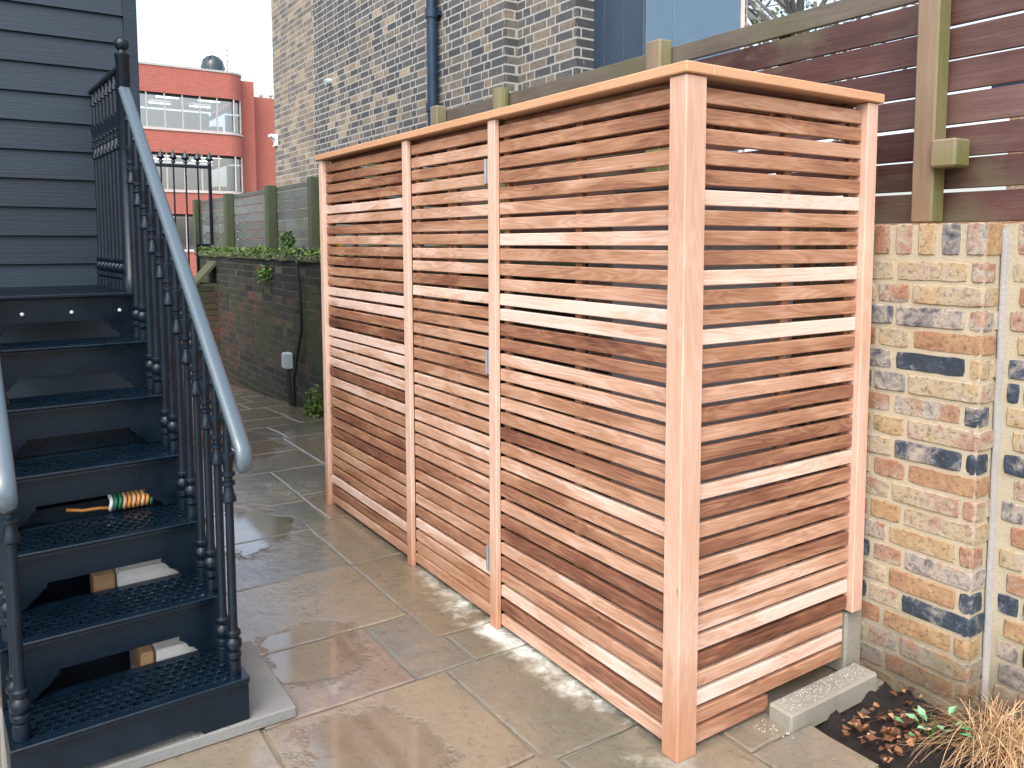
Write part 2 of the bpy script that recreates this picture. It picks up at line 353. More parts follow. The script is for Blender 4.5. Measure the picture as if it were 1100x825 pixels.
# ------------------------------------------------------------------ bricks
def bricks(mb,O,U,Nn,length,z0,courses,pitch,bl,joint,jit,seg,tonefn,bond='flemish',start=0.0,depth=.02,hfrac=None,zfn=None):
    O=Vector(O);U=Vector(U);Nn=Vector(Nn)
    def P(u,v,d): return O+U*u+Vector((0,0,v))+Nn*d
    for r in range(courses):
        u=-start*(.5 if r%2 else 0)-rng.uniform(0,.01)-(bl*.28 if r%2 else 0)
        k=r%2
        while u<length:
            if bond=='flemish': L=bl if k%2==0 else bl*.5-joint*.5
            elif bond=='header': L=bl
            else: L=bl
            L*=rng.uniform(.97,1.03)
            a=max(u,0); b=min(u+L,length)
            if b-a>.025: one_brick(mb,P,a,b,z0+r*pitch,z0+(r+1)*pitch-joint,jit,seg,tonefn((a+b)/2,z0+r*pitch),depth)
            u+=L+joint; k+=1
def one_brick(mb,P,u0,u1,v0,v1,jit,seg,t,depth=.02):
    q=lambda s=1: rng.uniform(-jit,jit)*s
    du=u1-u0; dv=v1-v0; pts=[]
    if seg<=1:
        ch=min(.006,jit*1.5+.001)
        A=[P(u0,v0,-depth),P(u1,v0,-depth),P(u1,v1,-depth),P(u0,v1,-depth)]
        d=q(.6)
        B=[P(u0+q(),v0+q(),d),P(u1+q(),v0+q(),d),P(u1+q(),v1+q(),d),P(u0+q(),v1+q(),d)]
        a=[mb.vert(p) for p in A]; b=[mb.vert(p) for p in B]
        mb.face(b,t)
        for k in range(4): mb.face((a[k],a[(k+1)%4],b[(k+1)%4],b[k]),t)
        return
    nu=max(2,int(du/.028)); nv=3
    per=[]
    for i in range(nu): per.append((i/nu,0))
    for i in range(nv): per.append((1,i/nv))
    for i in range(nu): per.append((1-i/nu,1))
    for i in range(nv): per.append((0,1-i/nv))
    c=.0045; base=q(.6)
    r0=[];r1=[];r2=[]
    for (x,y) in per:
        cx=(x-.5)*2; cy=(y-.5)*2
        corner=abs(cx)>.99 and abs(cy)>.99
        e=(.003 if corner else 0)+abs(q(.8))
        uu=u0+x*du-e*cx*.8; vv=v0+y*dv-e*cy*.8
        r0.append(mb.vert(P(u0+x*du,v0+y*dv,-depth)))
        r1.append(mb.vert(P(uu,vv,-.003+base)))
        r2.append(mb.vert(P(uu-c*cx,vv-c*cy*.8,.002+base+q(.3))))
    n=len(per)
    for k in range(n):
        j=(k+1)%n
        mb.face((r0[k],r0[j],r1[j],r1[k]),t); mb.face((r1[k],r1[j],r2[j],r2[k]),t)
    ce=mb.vert(P((u0+u1)/2,(v0+v1)/2,.003+base+q(.5)))
    for k in range(n): mb.face((r2[k],r2[(k+1)%n],ce),t)

# ------------------------------------------------------------------ ground and paving
def gz(y): 
    return 0 if y<4.8 else -.058*(y-4.8)
g=MB()
for i in range(48):
    a0=2*math.pi*i/48; a1=2*math.pi*(i+1)/48
    pass
c0=g.vert((0,0,-.75)); rg=[g.vert((900*math.cos(2*math.pi*i/48),900*math.sin(2*math.pi*i/48),-.75)) for i in range(48)]
for i in range(48): g.face((c0,rg[i],rg[(i+1)%48]))
tag(g.build('ground',M['ground']),kind='structure')
j=MB()
ys=[-4,4.8,10.3]
for a,b in zip(ys,ys[1:]): j.quad((-6,a,gz(a)-.008),(.46,a,gz(a)-.008),(.46,b,gz(b)-.008),(-6,b,gz(b)-.008))
ys=[-.10,4.8,10.3]
for a,b in zip(ys,ys[1:]): j.quad((.46,a,gz(a)-.008),(.93,a,gz(a)-.008),(.93,b,gz(b)-.008),(.46,b,gz(b)-.008))
tag(j.build('path_joints',M['joint']),kind='structure')
slabs=[(-.95,1.30,-.24,1.92,.62),(-.24,1.06,.9,1.92,.70),(-.95,.83,-.43,1.30,.80),(-.43,.83,-.2,1.30,.22),(-.2,.83,.9,1.06,.35),
 (-.95,.25,-.32,.83,.58),(-.32,.2,.9,.83,.45),(-1.75,-.45,-.28,.25,.52),(-.28,-.35,.2,.2,.40),(.2,-.10,.9,.2,.5),(.2,-.35,.47,-.10,.48),
 (-.95,1.92,-.24,2.5,.34),(-.24,1.92,.9,2.6,.60),(-.95,2.5,-.1,3.0,.38),(-.1,2.6,.9,3.1,.72),(-.95,3.0,-.1,3.7,.42),(-.1,3.1,.26,3.7,.36),(.26,3.1,.9,3.7,.5),
 (-1.0,3.7,.26,4.2,.5),(.26,3.7,.9,4.6,.5),(-1.0,4.2,-.15,4.6,.4),(-.15,4.2,.26,4.6,.6)]  # far slabs toned lighter, here and below, to imitate sky reflection
y=4.6
while y<10.1:
    h=rng.uniform(.45,.75); x=-2
    while x<.9:
        w=rng.uniform(.45,.9); x1=min(.9,x+w)
        if .9-x1<.2: x1=.9
        slabs.append((x,y,x1,min(y+h,10.2),rng.uniform(.35,.85))); x=x1
    y+=h
y=-.45
while y>-3.5:
    h=rng.uniform(.5,.7); x=-2.6
    while x<.46:
        x1=min(.47,x+rng.uniform(.5,.9)); 
        if .47-x1<.2: x1=.47
        slabs.append((x,y-h,x1,y,rng.uniform(.2,.8))); x=x1
    y-=h
y=-.45
while y<4.6:
    h=rng.uniform(.5,.8); slabs.append((-1.75 if y>.2 else -2.6,y,-.95 if y>.2 else -1.75,min(y+h,4.6),rng.uniform(.2,.7))); y+=h
r2=random.Random(21); y=-3.4
while y<2.9:
    h=r2.uniform(.45,.75); x=-5.6; y1=min(y+h,2.93)
    while x<-2.6:
        x1=min(-2.6,x+r2.uniform(.5,.9)); slabs.append((x,y,x1,y1,r2.uniform(.2,.75))); x=x1
    if y>1.0: slabs.append((-2.6,y,-1.75,y1,r2.uniform(.2,.75)))
    y+=h
pv=MB()
for (x0,y0,x1,y1,t) in slabs:
    gp=.0042; x0+=gp;x1-=gp;y0+=gp;y1-=gp
    if x1-x0<.05 or y1-y0<.05: continue
    per=[]; n=max(3,int((x1-x0)/.07)); m=max(3,int((y1-y0)/.07))
    for i in range(n): per.append((x0+(x1-x0)*i/n,y0))
    for i in range(m): per.append((x1,y0+(y1-y0)*i/m))
    for i in range(n): per.append((x1-(x1-x0)*i/n,y1))
    for i in range(m): per.append((x0,y1-(y1-y0)*i/m))
    cx,cy=(x0+x1)/2,(y0+y1)/2; tx,ty,tz=rng.uniform(-.003,.003),rng.uniform(-.003,.003),rng.uniform(-.001,.002)
    zz=lambda px,py:gz(py)+tz+tx*(px-cx)+ty*(py-cy)
    A=[];B=[];C=[]
    for px,py in per:
        jx=rng.uniform(-.0035,.0035); jy=rng.uniform(-.0035,.0035); qx=px+jx; qy=py+jy
        sx=math.copysign(1,cx-px); sy=math.copysign(1,cy-py)
        A.append(pv.vert((qx,qy,gz(qy)-.02))); B.append(pv.vert((qx,qy,zz(qx,qy)-.004)))
        C.append(pv.vert((qx+.008*sx*(abs(px-cx)>.98*(x1-cx)),qy+.008*sy*(abs(py-cy)>.98*(y1-cy)),zz(qx,qy))))
    k=len(per)
    for i in range(k):
        q=(i+1)%k; pv.face((A[i],A[q],B[q],B[i]),t); pv.face((B[i],B[q],C[q],C[i]),t)
    ce=pv.vert((cx,cy,zz(cx,cy)))
    for i in range(k): pv.face((C[i],C[(i+1)%k],ce),t)
tag(pv.build('path',M['paving']),kind='structure')

# soil bed
sb=MB(); nx,ny=36,90; gr=[]
for jn in range(ny+1):
    row=[]
    for i in range(nx+1):
        x=.478+(1.0-.478)*i/nx; y=-2.3+(2.3-.05)*jn/ny
        z=-.035+.03*noise.noise(Vector((x*14,y*14,0)))+.018*noise.noise(Vector((x*45,y*45,3)))+.03*i/nx
        row.append(sb.vert((x,y,z)))
    gr.append(row)
for jn in range(ny):
    for i in range(nx): sb.face((gr[jn][i],gr[jn][i+1],gr[jn+1][i+1],gr[jn+1][i]))
tag(sb.build('soil',M['soil'],smooth=True),kind='structure')

# ------------------------------------------------------------------ cedar slatted store
L,D,H=2.877,.854,1.957
store=thing('slatted_store','tall new cedar bin store with horizontal slats and a hinged door on the wet paving','slatted store')
def tonepick(seq=[.12,.25,.33,.4,.46,.52,.6,.7,.8,.95]): return rng.choice(seq)+rng.uniform(-.04,.04)
PITCH=.0566; SH=.0432; NS=34; ZB=.020
def slat_z(k): return ZB+k*PITCH
def slats_y(mb,y0,y1,ks,x0=.004,x1=.023,pale=0,tones=None):
    for k in ks:
        t=tonepick()+pale
        if tones and k in tones: t=tones[k]
        w=rng.uniform(-.0012,.0012); sk=rng.uniform(-.0022,.0022)/(y1-y0); ym=(y0+y1)/2
        m=Matrix.Identity(4); m[2][1]=sk; m[2][3]=-sk*ym
        mb.box(x0,y0,slat_z(k)+w,x1,y1,slat_z(k)+SH+w,t,.0022,m)
# tall corner post: two boards meeting at the corner
p=MB(); p.box(-.018,-.018,0,.062,.050,H-.002,.79,.004); p.build('corner_post',M['cedar_post'],store)
for (yy,t) in ((1.033,.86),(1.787,.88),(L,.9)):
    p=MB(); p.box(-.016,yy-.052,0,.006 if yy<L-.1 else .03,yy,H-.002,t,.003); p.build('post',M['cedar_post'],store)
p=MB(); p.box(D-.055,-.018,.235,D,.03,H-.002,.84,.003); p.build('post',M['cedar_post'],store)
p=MB(); p.box(D-.05,L-.05,0,D,L,H-.002,.7,.003); p.build('post',M['cedar_post'],store)
allk=range(NS)
TT=[.42,.44,.5,.52,.5,.58,.7,.86,.6,.55,.62,.95,.92,.34,.42,.72,.68,.6,.76,.5,.3,.54,.7,.45,.42,.7,.28,.22,.74,.34,.55,.88,.28,.68]
tr={NS-1-k:v for k,v in enumerate(TT)}
a=MB(); slats_y(a,.0505,.9805,allk,tones=tr); a.build('slat_panel',M['cedar_y'],store)
a=MB(); slats_y(a,1.7875,L-.0525,allk,pale=.12,tones={33:.42,32:.36,31:.34,30:.45,29:.98,28:.7,27:.45,26:.72,9:.3,8:.4}); a.build('slat_panel',M['cedar_y'],store)
# end panel towards the camera
TT=[.5,.36,.48,.42,.37,.92,.42,.37,.46,.88,.46,.48,.94,.45,.48,.6,.2,.48,.34,.32,.86,.4,.48,.36,.62,.3,.68,.6,.88,.12,.55,.88,.5,.58]
te={NS-1-k:v+.06 for k,v in enumerate(TT)}
a=MB()
for k in allk:
    if k==0: a.box(.0625,.004,slat_z(0)-.004,.40,.023,slat_z(0)+SH,.4,.0022); continue
    xr=D-.0555 if slat_z(k)>.23 else D-.075
    a.box(.0625,.004,slat_z(k),xr,.023,slat_z(k)+SH,te[k],.0022)
a.build('end_panel',M['cedar_x'],store)
a=MB()
for k in allk: a.box(.03,L-.023,slat_z(k),D-.05,L-.004,slat_z(k)+SH,tonepick(),.0022)
a.build('end_panel',M['cedar_x'],store)
# battens behind the slats
def batten(x0,y0,x1,y1,t=.45,z0=.03,par=store):
    b=MB(); b.box(x0,y0,z0,x1,y1,H-.03,t,.002); return b.build('batten',M['cedar_z'],par)
for y0 in (.052,.50,.945,1.79,2.10,2.46,2.785): batten(.0235,y0,.045,y0+.034)
for x0 in (.064,.44,.765): batten(x0,.0235,x0+.034,.045,z0=.10 if x0<.7 else .25)
# rail below the door
a=MB(); slats_y(a,1.0335,1.7345,(0,1),tones={0:.6,1:.55}); a.box(.012,1.0345,slat_z(0)+.01,.022,1.7335,slat_z(2)-.004,.5); a.build('door_rail',M['cedar_y'],store)
door=bpy.data.objects.new('door',None); col.objects.link(door); door.parent=store
td={k:rng.choice([.42,.5,.56,.6,.64,.72,.82]) for k in range(2,NS)}; td.update({32:.7,31:.45,30:.68,29:.72,24:.8,22:.86,21:.4,17:.44,16:.5,3:.85,2:.62})
a=MB(); slats_y(a,1.042,1.726,range(2,NS),x0=.002,x1=.021,tones=td); a.build('door_slats',M['cedar_y'],door)
for y0 in (1.044,1.345,1.39,1.69): 
    b=MB(); b.box(.0215,y0,slat_z(2),.043,y0+.034,H-.035,.45,.002); b.build('door_batten',M['cedar_z'],door)
b=MB()
for z in (slat_z(16),slat_z(17)-.01): b.box(.0220,1.08,z,.040,1.343,z+.05,.45); b.box(.0220,1.425,z,.040,1.688,z+.05,.45)
b.build('door_brace',M['cedar_y'],door)
for z in (1.77,1.04,.26):
    h=MB(); h.box(-.0045,1.050,z-.046,.0015,1.080,z+.046,.5,.0008); h.tube([(-.008,1.062,z-.046),(-.008,1.062,z+.046)],.005,10)
    for q in (-.035,0,.035): h.lathe([(0,.0035),(.002,.0035)],-.0045,1.073,z+q,8)
    h.build('hinge',M['steel'],door)
# flat cap on top and roof slats
c=MB(); c.box(-.027,-.027,H,.075,L+.02,H+.03,.55,.003); c.build('top_cap',M['cedar_cap_y'],store)
c=MB(); c.box(.0755,-.027,H,D+.02,.075,H+.03,.6,.003); c.build('top_cap',M['cedar_cap_x'],store)
c=MB(); c.box(D-.07,.0755,H,D+.02,L+.02,H+.03,.5,.003); c.build('top_cap',M['cedar_cap_y'],store)
c=MB(); c.box(.0755,L-.07,H,D-.0705,L+.02,H+.03,.5,.003); c.build('top_cap',M['cedar_cap_x'],store)
c=MB(); yy=.078
while yy<L-.12: c.box(.0765,yy,H+.004,D-.072,yy+.048,H+.022,tonepick(),.002); yy+=.058
c.build('roof_slats',M['cedar_x'],store)
c=MB(); c.box(.04,.05,H-.055,.075,L-.05,H-.004,.4); c.build('roof_rail',M['cedar_y'],store)
c=MB(); c.box(D-.075,.05,H-.055,D-.04,L-.05,H-.004,.4); c.build('roof_rail',M['cedar_y'],store)

# grey cabinet inside the store
cab=thing('grey_cabinet','plain slate grey cabinet glimpsed between the slats inside the cedar store','cabinet',(.10,.10,0))
c=MB(); c.box(0,0,.02,.50,.34,1.66,.5,.008); c.build('body',M['cabinet'],cab)
c=MB(); c.box(-.006,-.006,1.662,.506,.346,1.70,.5,.006); c.build('lid',M['cabinet'],cab)
c=MB(); c.box(.03,.03,0,.47,.31,.019,.5); c.build('plinth',M['cable'],cab)

# ------------------------------------------------------------------ near brick wall with pier
wall=thing('yellow_brick_wall','old yellow and purple stock brick wall with pale mortar right of the cedar store','brick wall',(0,0,0))
PT={}
def ptone(u,z):
    if 0<=u<.16 and u>=0: 
        k=round(z,3)
        if k in PT: return PT[k]
        PT[k]=rng.choice([.03,.14,.2,.24,.27,.34,.56,.66,.78,.84,.88,.92]); return PT[k]
    return rng.choice([.03,.12,.17,.2,.23,.26,.28,.32,.36,.46,.54,.62,.7,.78,.82,.86,.9,.93])
JP=.0085
WT=1.565; SOLD=.108
def core(mb,x0,y0,x1,y1,z0,z1): mb.box(x0,y0,z0,x1,y1,z1)
b=MB(); core(b,.9025,-.3615,1.25,1.6,-.1,WT-.006); core(b,1.0025,-2.6,1.25,-.3625,-.1,WT-.006); b.build('mortar',M['mortar_pale'],wall)
b=MB()
bricks(b,(.9,-.364,0),(0,1,0),(-1,0,0),.62,-.04,20,.0745,.235,JP,.0042,3,ptone)
# brick on edge along the top
yy=-.364
while yy<.9: 
    one_brick(b,(lambda u,v,d:Vector((.9-d,u,v))),yy,yy+.062,WT-SOLD+.002,WT-.002,.0032,3,ptone(1,0)); yy+=.079
bricks(b,(.9,-.364,0),(1,0,0),(0,-1,0),.098,-.04,20,.0745,.098,JP,.003,3,ptone,bond='header')
one_brick(b,(lambda u,v,d:Vector((u,-.364-d,v))),.9,.998,WT-SOLD+.002,WT-.002,.003,3,.62)
bricks(b,(1.0,-2.6,0),(0,1,0),(-1,0,0),2.236-.03,-.04,20,.0745,.235,JP,.0042,3,ptone)
yy=-2.6
while yy<-.45:
    one_brick(b,(lambda u,v,d:Vector((1.0-d,u,v))),yy,yy+.062,WT-SOLD+.002,WT-.002,.0032,3,ptone(1,0)); yy+=.079
# far plainer stretch of the pier behind the store
bricks(b,(.9,.27,0),(0,1,0),(-1,0,0),1.3,-.04,20,.0745,.235,JP,.003,1,ptone)
b.build('brickwork',M['pier_brick'],wall,smooth=True,angle=R(38))
# brick upper faces
b=MB(); b.box(.903,-.361,WT-.0055,1.25,1.6,WT-.002); b.box(1.003,-2.6,WT-.0055,1.25,-.3615,WT-.002); b.build('top_bed',M['pier_brick'],wall)
b=MB(); n=24; prev=None
for i in range(n+1):
    z=-.02+(WT-.0)*i/n; w=.006+.004*noise.noise(Vector((0,0,i*.9))); d=.012+.004*noise.noise(Vector((3,0,i*.7)))
    ring=[b.vert(q) for q in ((1.004,-.3642,z),(1.0-d,-.3645,z),(.997-d,-.366-w*.6,z),(.998-d*.6,-.366-w*2,z),(1.004,-.370-w*2.1,z))]
    if prev:
        for k in range(4): b.face((prev[k],prev[k+1],ring[k+1],ring[k]))
    prev=ring
b.build('cement_joint',M['cement'],wall,smooth=True)

# ------------------------------------------------------------------ concrete edging at the foot
kb=MB(); kb.box(.385,-.10,-.03,.835,-.008,.05,.5,.007); o=kb.build('concrete_kerb',M['concrete']); tag(o,'low grey concrete block lying between the cedar store and the soil bed','kerb block')
kb=MB(); kb.box(.80,.006,.0,.895,.12,.225,.5,.008); o=kb.build('concrete_stub',M['concrete']); tag(o,'short upright grey concrete stub under the right end post of the cedar store','concrete stub')

# ------------------------------------------------------------------ long dark boundary wall
dwall=thing('dark_brick_wall','long blackened mossy brick wall behind the far end of the cedar store','brick wall')
ZD=1.345
b=MB(); b.box(.8825,1.6,-.7,1.2,10.4,ZD-.004); b.build('mortar',M['mortar_dark'],dwall)
def dtone(u,z):
    y=1.6+u; base=.28+.12*math.sin(y*.9)
    if y>8.3 and z<.8: base=.55
    if 6.3<y<8.3 and .2<z<.9: base=.48
    if y<6: base=.42
    if z>1.05: base-=.2
    if rng.random()<.07: base=.9
    return min(1,max(0,base+rng.uniform(-.2,.25)))
b=MB(); bricks(b,(.88,1.6,0),(0,1,0),(-1,0,0),8.8,-.62,26,.0755,.225,.011,.003,1,dtone); b.build('brickwork',M['old_brick'],dwall)
b=MB(); prev=None; n=110
for i in range(n+1):
    y=1.6+8.8*i/n; nz=lambda k:noise.noise(Vector((y*3,k*5.1,0)))*.014
    ring=[b.vert(q) for q in ((.863+nz(1),y,ZD-.02+nz(2)),(.86+nz(3),y,ZD+.03+nz(2)),(.90,y,ZD+.052+nz(4)),(1.05,y,ZD+.06+nz(5)),(1.21,y,ZD+.03),(1.21,y,ZD-.02))]
    if prev:
        for k in range(5): b.face((prev[k],prev[k+1],ring[k+1],ring[k]))
    prev=ring
b.build('coping',M['coping'],dwall,smooth=True)
bt=MB(); bt.box(.632,9.25,-.7,.879,9.62,.985); bt.build('buttress_core',M['mortar_dark'],dwall)
b=MB(); bricks(b,(.626,9.25,0),(0,1,0),(-1,0,0),.37,-.62,21,.0755,.225,.011,.003,1,lambda u,z:rng.choice([.5,.75,.8,.9]))
bricks(b,(.626,9.244,0),(1,0,0),(0,-1,0),.25,-.62,21,.0755,.225,.011,.003,1,lambda u,z:rng.choice([.4,.7,.8,.9])); b.build('buttress_brickwork',M['old_brick'],dwall)
b=MB(); b.prism([(.61,.98),(.879,1.27),(.879,1.22),(.61,.93)],lambda u,v,d:(u,d,v),9.23,9.64); b.build('buttress_slope',M['coping'],dwall)

# ------------------------------------------------------------------ plants on the wall
def leaf(mb,p,d,up,l,w,t):
    d=Vector(d).normalized(); s=d.cross(Vector(up)); 
    if s.length<1e-4: s=Vector((1,0,0))
    s.normalize(); n=s.cross(d)
    p=Vector(p); m=p+d*l*.5+n*l*.08
    a=[mb.vert(x) for x in (p,m-s*w*.5,p+d*l-n*l*.05,m+s*w*.5)]
    mb.face((a[0],a[1],a[2]),t); mb.face((a[0],a[2],a[3]),t)
def rdir(zmin=-.3): 
    while 1:
        v=Vector((rng.uniform(-1,1),rng.uniform(-1,1),rng.uniform(zmin,1)))
        if .1<v.length<1: return v.normalized()
def clump(name,centre,rad,n,label,cat,mat,size=.035,group=None,stemh=None):
    root=thing(name,label,cat,centre,0,group)
    f=MB(); s=MB()
    for i in range(n):
        d=rdir(-.5); r=rng.random()**.5
        p=Vector((d.x*rad[0]*r,d.y*rad[1]*r,d.z*rad[2]*r))
        leaf(f,p,rdir(-.4),rdir(),size*rng.uniform(.6,1.4),size*rng.uniform(.5,.9),rng.uniform(.1,1))
        if i%9==0: s.tube([(0,0,-rad[2]*.6),tuple(p*.6),tuple(p)],.0018,4,.3)
    f.build('foliage',mat,root); s.build('stem',mat,root); return root
o=MB()
for i in range(4200):
    y=rng.uniform(3.2,10.3); 
    k=.5+.5*noise.noise(Vector((y*1.7,2,0)))+.25*noise.noise(Vector((y*6,5,0)))
    if rng.random()>k: continue
    x=rng.choice([rng.uniform(.84,1.0),rng.uniform(.85,.92)]); z=ZD+.045+rng.random()**2*.10*k
    if x<.87: z-=rng.random()*.06
    leaf(o,(x,y,z),rdir(-.5),rdir(),rng.uniform(.02,.05),rng.uniform(.015,.035),min(1,max(0,.55+rng.uniform(-.4,.4))))
tag(o.build('moss_growth',M['weed']),'bright green moss and creeping weeds along the top of the dark brick wall','wall plants',kind='stuff')
clump('wall_fern',(.85,7.0,1.17),(.06,.16,.10),150,'small green fern growing out of the face of the dark brick wall','plant',M['weed'],.05)
clump('wall_weed',(.82,5.45,.02),(.10,.18,.22),260,'leafy green weed at the foot of the dark wall beside the cedar store','plant',M['weed'],.045)
clump('upright_weed',(.95,6.55,1.50),(.07,.08,.12),110,'upright green weed standing on the dark wall before the low fence','plant',M['weed'],.05)
clump('yellow_shrub',(.84,4.90,1.46),(.03,.05,.07),90,'yellow leafed sprig on the wall top seen through the slats','plant',M['yellowleaf'],.035)

# junction box and cables on the dark wall
jb=thing('junction_box','small pale grey junction box fixed low on the dark brick wall','junction box',(.87,6.28,.35))
b=MB(); b.box(-.07,-.065,-.07,.0,.065,.085,.5,.008); b.build('box',M['greybox'],jb)
b=MB(); b.box(-.078,-.058,-.06,-.0705,.058,.075,.5,.003); b.build('cover',M['greybox'],jb)
b=MB(); b.tube([(-.04,-.03,-.07),(-.035,-.035,-.2),(-.03,-.05,-.35),(-.03,-.05,-.43)],.012,8); b.tube([(-.04,.02,-.07),(-.04,.01,-.2),(-.03,.0,-.43)],.009,8); b.build('cable',M['cable'],jb)
b=MB(); b.tube([(.85,5.95,1.42),(.835,5.93,1.30),(.845,5.90,1.0),(.84,5.86,.7),(.835,6.0,.42),(.83,6.1,.2),(.82,6.06,-.06)],.017,8)
tag(b.build('black_hose',M['cable'],smooth=True),'black hose running down the dark wall beside the junction box','hose')

# ------------------------------------------------------------------ fences
def plank(mb,x0,y0,z0,x1,y1,z1,t):
    mb.box(x0,y0,z0,x1,y1,z1,t,.002)
tall=thing('tall_plank_fence','tall fence of wide wine brown planks above the yellow brick wall','fence')
posts=[-1.55,-.09,1.26,2.66,3.48]
for k,py in enumerate(posts):
    b=MB()
    if k<2: b.box(1.0,py-.038,WT+.001 if 1 else 0,1.076,py+.038,2.46,.5,.006)
    elif k in(3,): b.tube([(1.05,py,1.3),(1.05,py,2.43)],.05,12)
    else: b.box(1.01,py-.05,1.3,1.09,py+.05,2.435,.55,.008)
    o=b.build('post',M['post_brown' if k<2 else 'post_mossy'],tall)
for k,(a,bb) in enumerate(zip([-3.2]+posts,posts)):
    b=MB(); z=1.44 if bb<1.2 else 1.40; 
    if bb<1.5: z=1.569
    row=0
    while z<2.23:
        t=rng.choice([.2,.3,.4,.45,.55,.65])+rng.uniform(-.06,.06); tl=rng.uniform(-.004,.004); 
        plank(b,1.094,a+.004,z+tl,1.114,bb-.004,z+.1+tl,t); z+=.1085; row+=1
    tp=MB(); plank(tp,1.092,a+.004,z,1.116,bb-.004,2.405,.5); tp.build('top_plank',M['plank_top'],tall)
    # back battens seen through the gaps
    for yb in ((a+bb)/2,): b.box(1.115,yb-.03,1.5,1.14,yb+.03,2.38,.3)
    b.build('plank_panel',M['plank_tall'],tall)
b=MB(); b.box(.975,-.215,1.745,1.065,-.129,1.835,.6,.006); b.build('rail_stub',M['post_mossy'],tall)
low=thing('low_slat_fence','lower weathered grey green slat fence on the far stretch of dark wall','fence')
lposts=[3.62,4.55,6.0,7.4,9.2,11.0]
for py in lposts[1:]:
    b=MB(); b.box(.99,py-.06,ZD+.03,1.09,py+.06,2.12,.5,.008); b.build('post',M['post_dark'],low)
for a,bb in zip(lposts,lposts[1:]):
    b=MB(); z=ZD+.10; 
    while z<1.98: plank(b,1.091,a-.04,z,1.109,bb-.065,z+.0935,rng.uniform(.3,.8)); z+=.101
    plank(b,1.089,a-.04,z,1.111,bb-.065,2.10,.3)
    b.build('slat_panel',M['plank_low'],low)

# ------------------------------------------------------------------ stock brick house
house=thing('stock_brick_house','tall grey and yellow stock brick house standing behind the fences','house')
HX=2.15; HZ=5.5; ZH=.6
b=MB(); b.box(HX+.001,4.371,-.7,4.2,10.85,HZ); b.box(HX+.131,3.541,-.7,4.2,4.3705,HZ)
b.build('mortar',M['mortar_stock'],house)
def stone(u,z):
    y=4.37+u; t=rng.uniform(.1,.55)
    if 6.3<y<7.7 and rng.random()<.55+.3*math.sin(z*1.3): t=rng.uniform(.55,1)
    if y<6 and rng.random()<.3: t=rng.uniform(.5,.8)
    if 7.7<y<8.6 and 2.6<z<3.6 and rng.random()<.5: t=rng.uniform(.7,1)
    return t
b=MB()
NC=int((HZ-ZH)/.0755)
bricks(b,(HX,4.37,0),(0,1,0),(-1,0,0),4.73,ZH,NC,.0755,.225,.0155,.0014,1,stone)
bricks(b,(HX,4.37,0),(1,0,0),(0,-1,0),.134,ZH,NC,.0755,.134,.0155,.0012,1,lambda u,z:rng.uniform(.1,.75),bond='header')
bricks(b,(HX+.13,3.54,0),(0,1,0),(-1,0,0),.83,ZH,NC,.0755,.225,.0155,.0014,1,lambda u,z:rng.uniform(.2,.75))
bricks(b,(HX+.13,3.54,0),(1,0,0),(0,-1,0),1.9,ZH,NC,.0755,.225,.0155,.0012,1,lambda u,z:rng.uniform(.0,.45))
b.build('brickwork',M['stock_brick'],house)
b=MB(); b.box(HX-.011,9.1,ZH-.6,HX+.0005,10.85,HZ); b.build('mortar',M['mortar_stock'],house)
b=MB(); bricks(b,(HX-.012,9.1,0),(0,1,0),(-1,0,0),1.75,ZH,NC,.0755,.225,.013,.0014,1,lambda u,z:rng.uniform(.45,1))
b.build('pale_brickwork',M['stock_brick'],house)['label']='paler strip of brickwork at the far end'
b=MB(); b.box(HX-.06,3.45,HZ,4.3,10.9,HZ+.12); b.build('roof',M['pipe'],house)
b=MB(); b.prism([(0,0),(.0,.17),(-.11,.17),(-.11,.135),(-.05,.10),(-.03,.04),(-.05,0)],lambda u,v,d:(HX-.002+u,d,v),10.70,10.84); b.v=[(x,y,z+2.93) for x,y,z in b.v]; b.build('corbel',M['white'],house)
b=MB(); b.tube([(HX-.07,8.5,3.50),(HX+.02,8.5,3.52)],.042,12); b.build('vent_pipe',M['greybox'],house)
b=MB(); b.tube([(HX-.07,5.58,.5),(HX-.07,5.58,HZ)],.055,14)
for z in (3.68,2.80,1.9,4.6): b.tube([(HX-.07,5.58,z-.04),(HX-.07,5.58,z+.04)],.068,14); b.box(HX-.05,5.5,z-.02,HX+.0,5.66,z+.02)
b.build('drainpipe',M['pipe'],house,smooth=True,angle=R(40))

# blue clad extension beside the house
bx=thing('blue_clad_extension','dark blue sheet clad extension above the fence, its end painted paler as if sky lit','extension',(2.45,2.93,0))
b=MB()
for k in range(3): b.box(0,.02+k*.23,.0,.03,.02+k*.23+.228,4.6,.5,.002)
b.build('side_cladding',M['blue_dark'],bx)
b=MB(); b.box(.0,0,0,.26,.018,4.6,.5,.002); b.box(.263,0,0,.99,.018,4.6,.5,.002); b.build('end_cladding',M['blue_lit'],bx)
b=MB(); b.box(.992,-.006,0,1.03,.03,4.6); b.build('edge_trim',M['pinkstrip'],bx)
b=MB(); b.box(.031,.019,0,.99,.69,4.58); b.box(-.03,-.03,4.6,1.05,.7,4.7); b.build('core_and_roof',M['blue_dark'],bx)
b=MB(); b.tube([(-.012,.012,0),(-.012,.012,4.6)],.012,6); b.build('corner_bead',M['blue_dark'],bx)

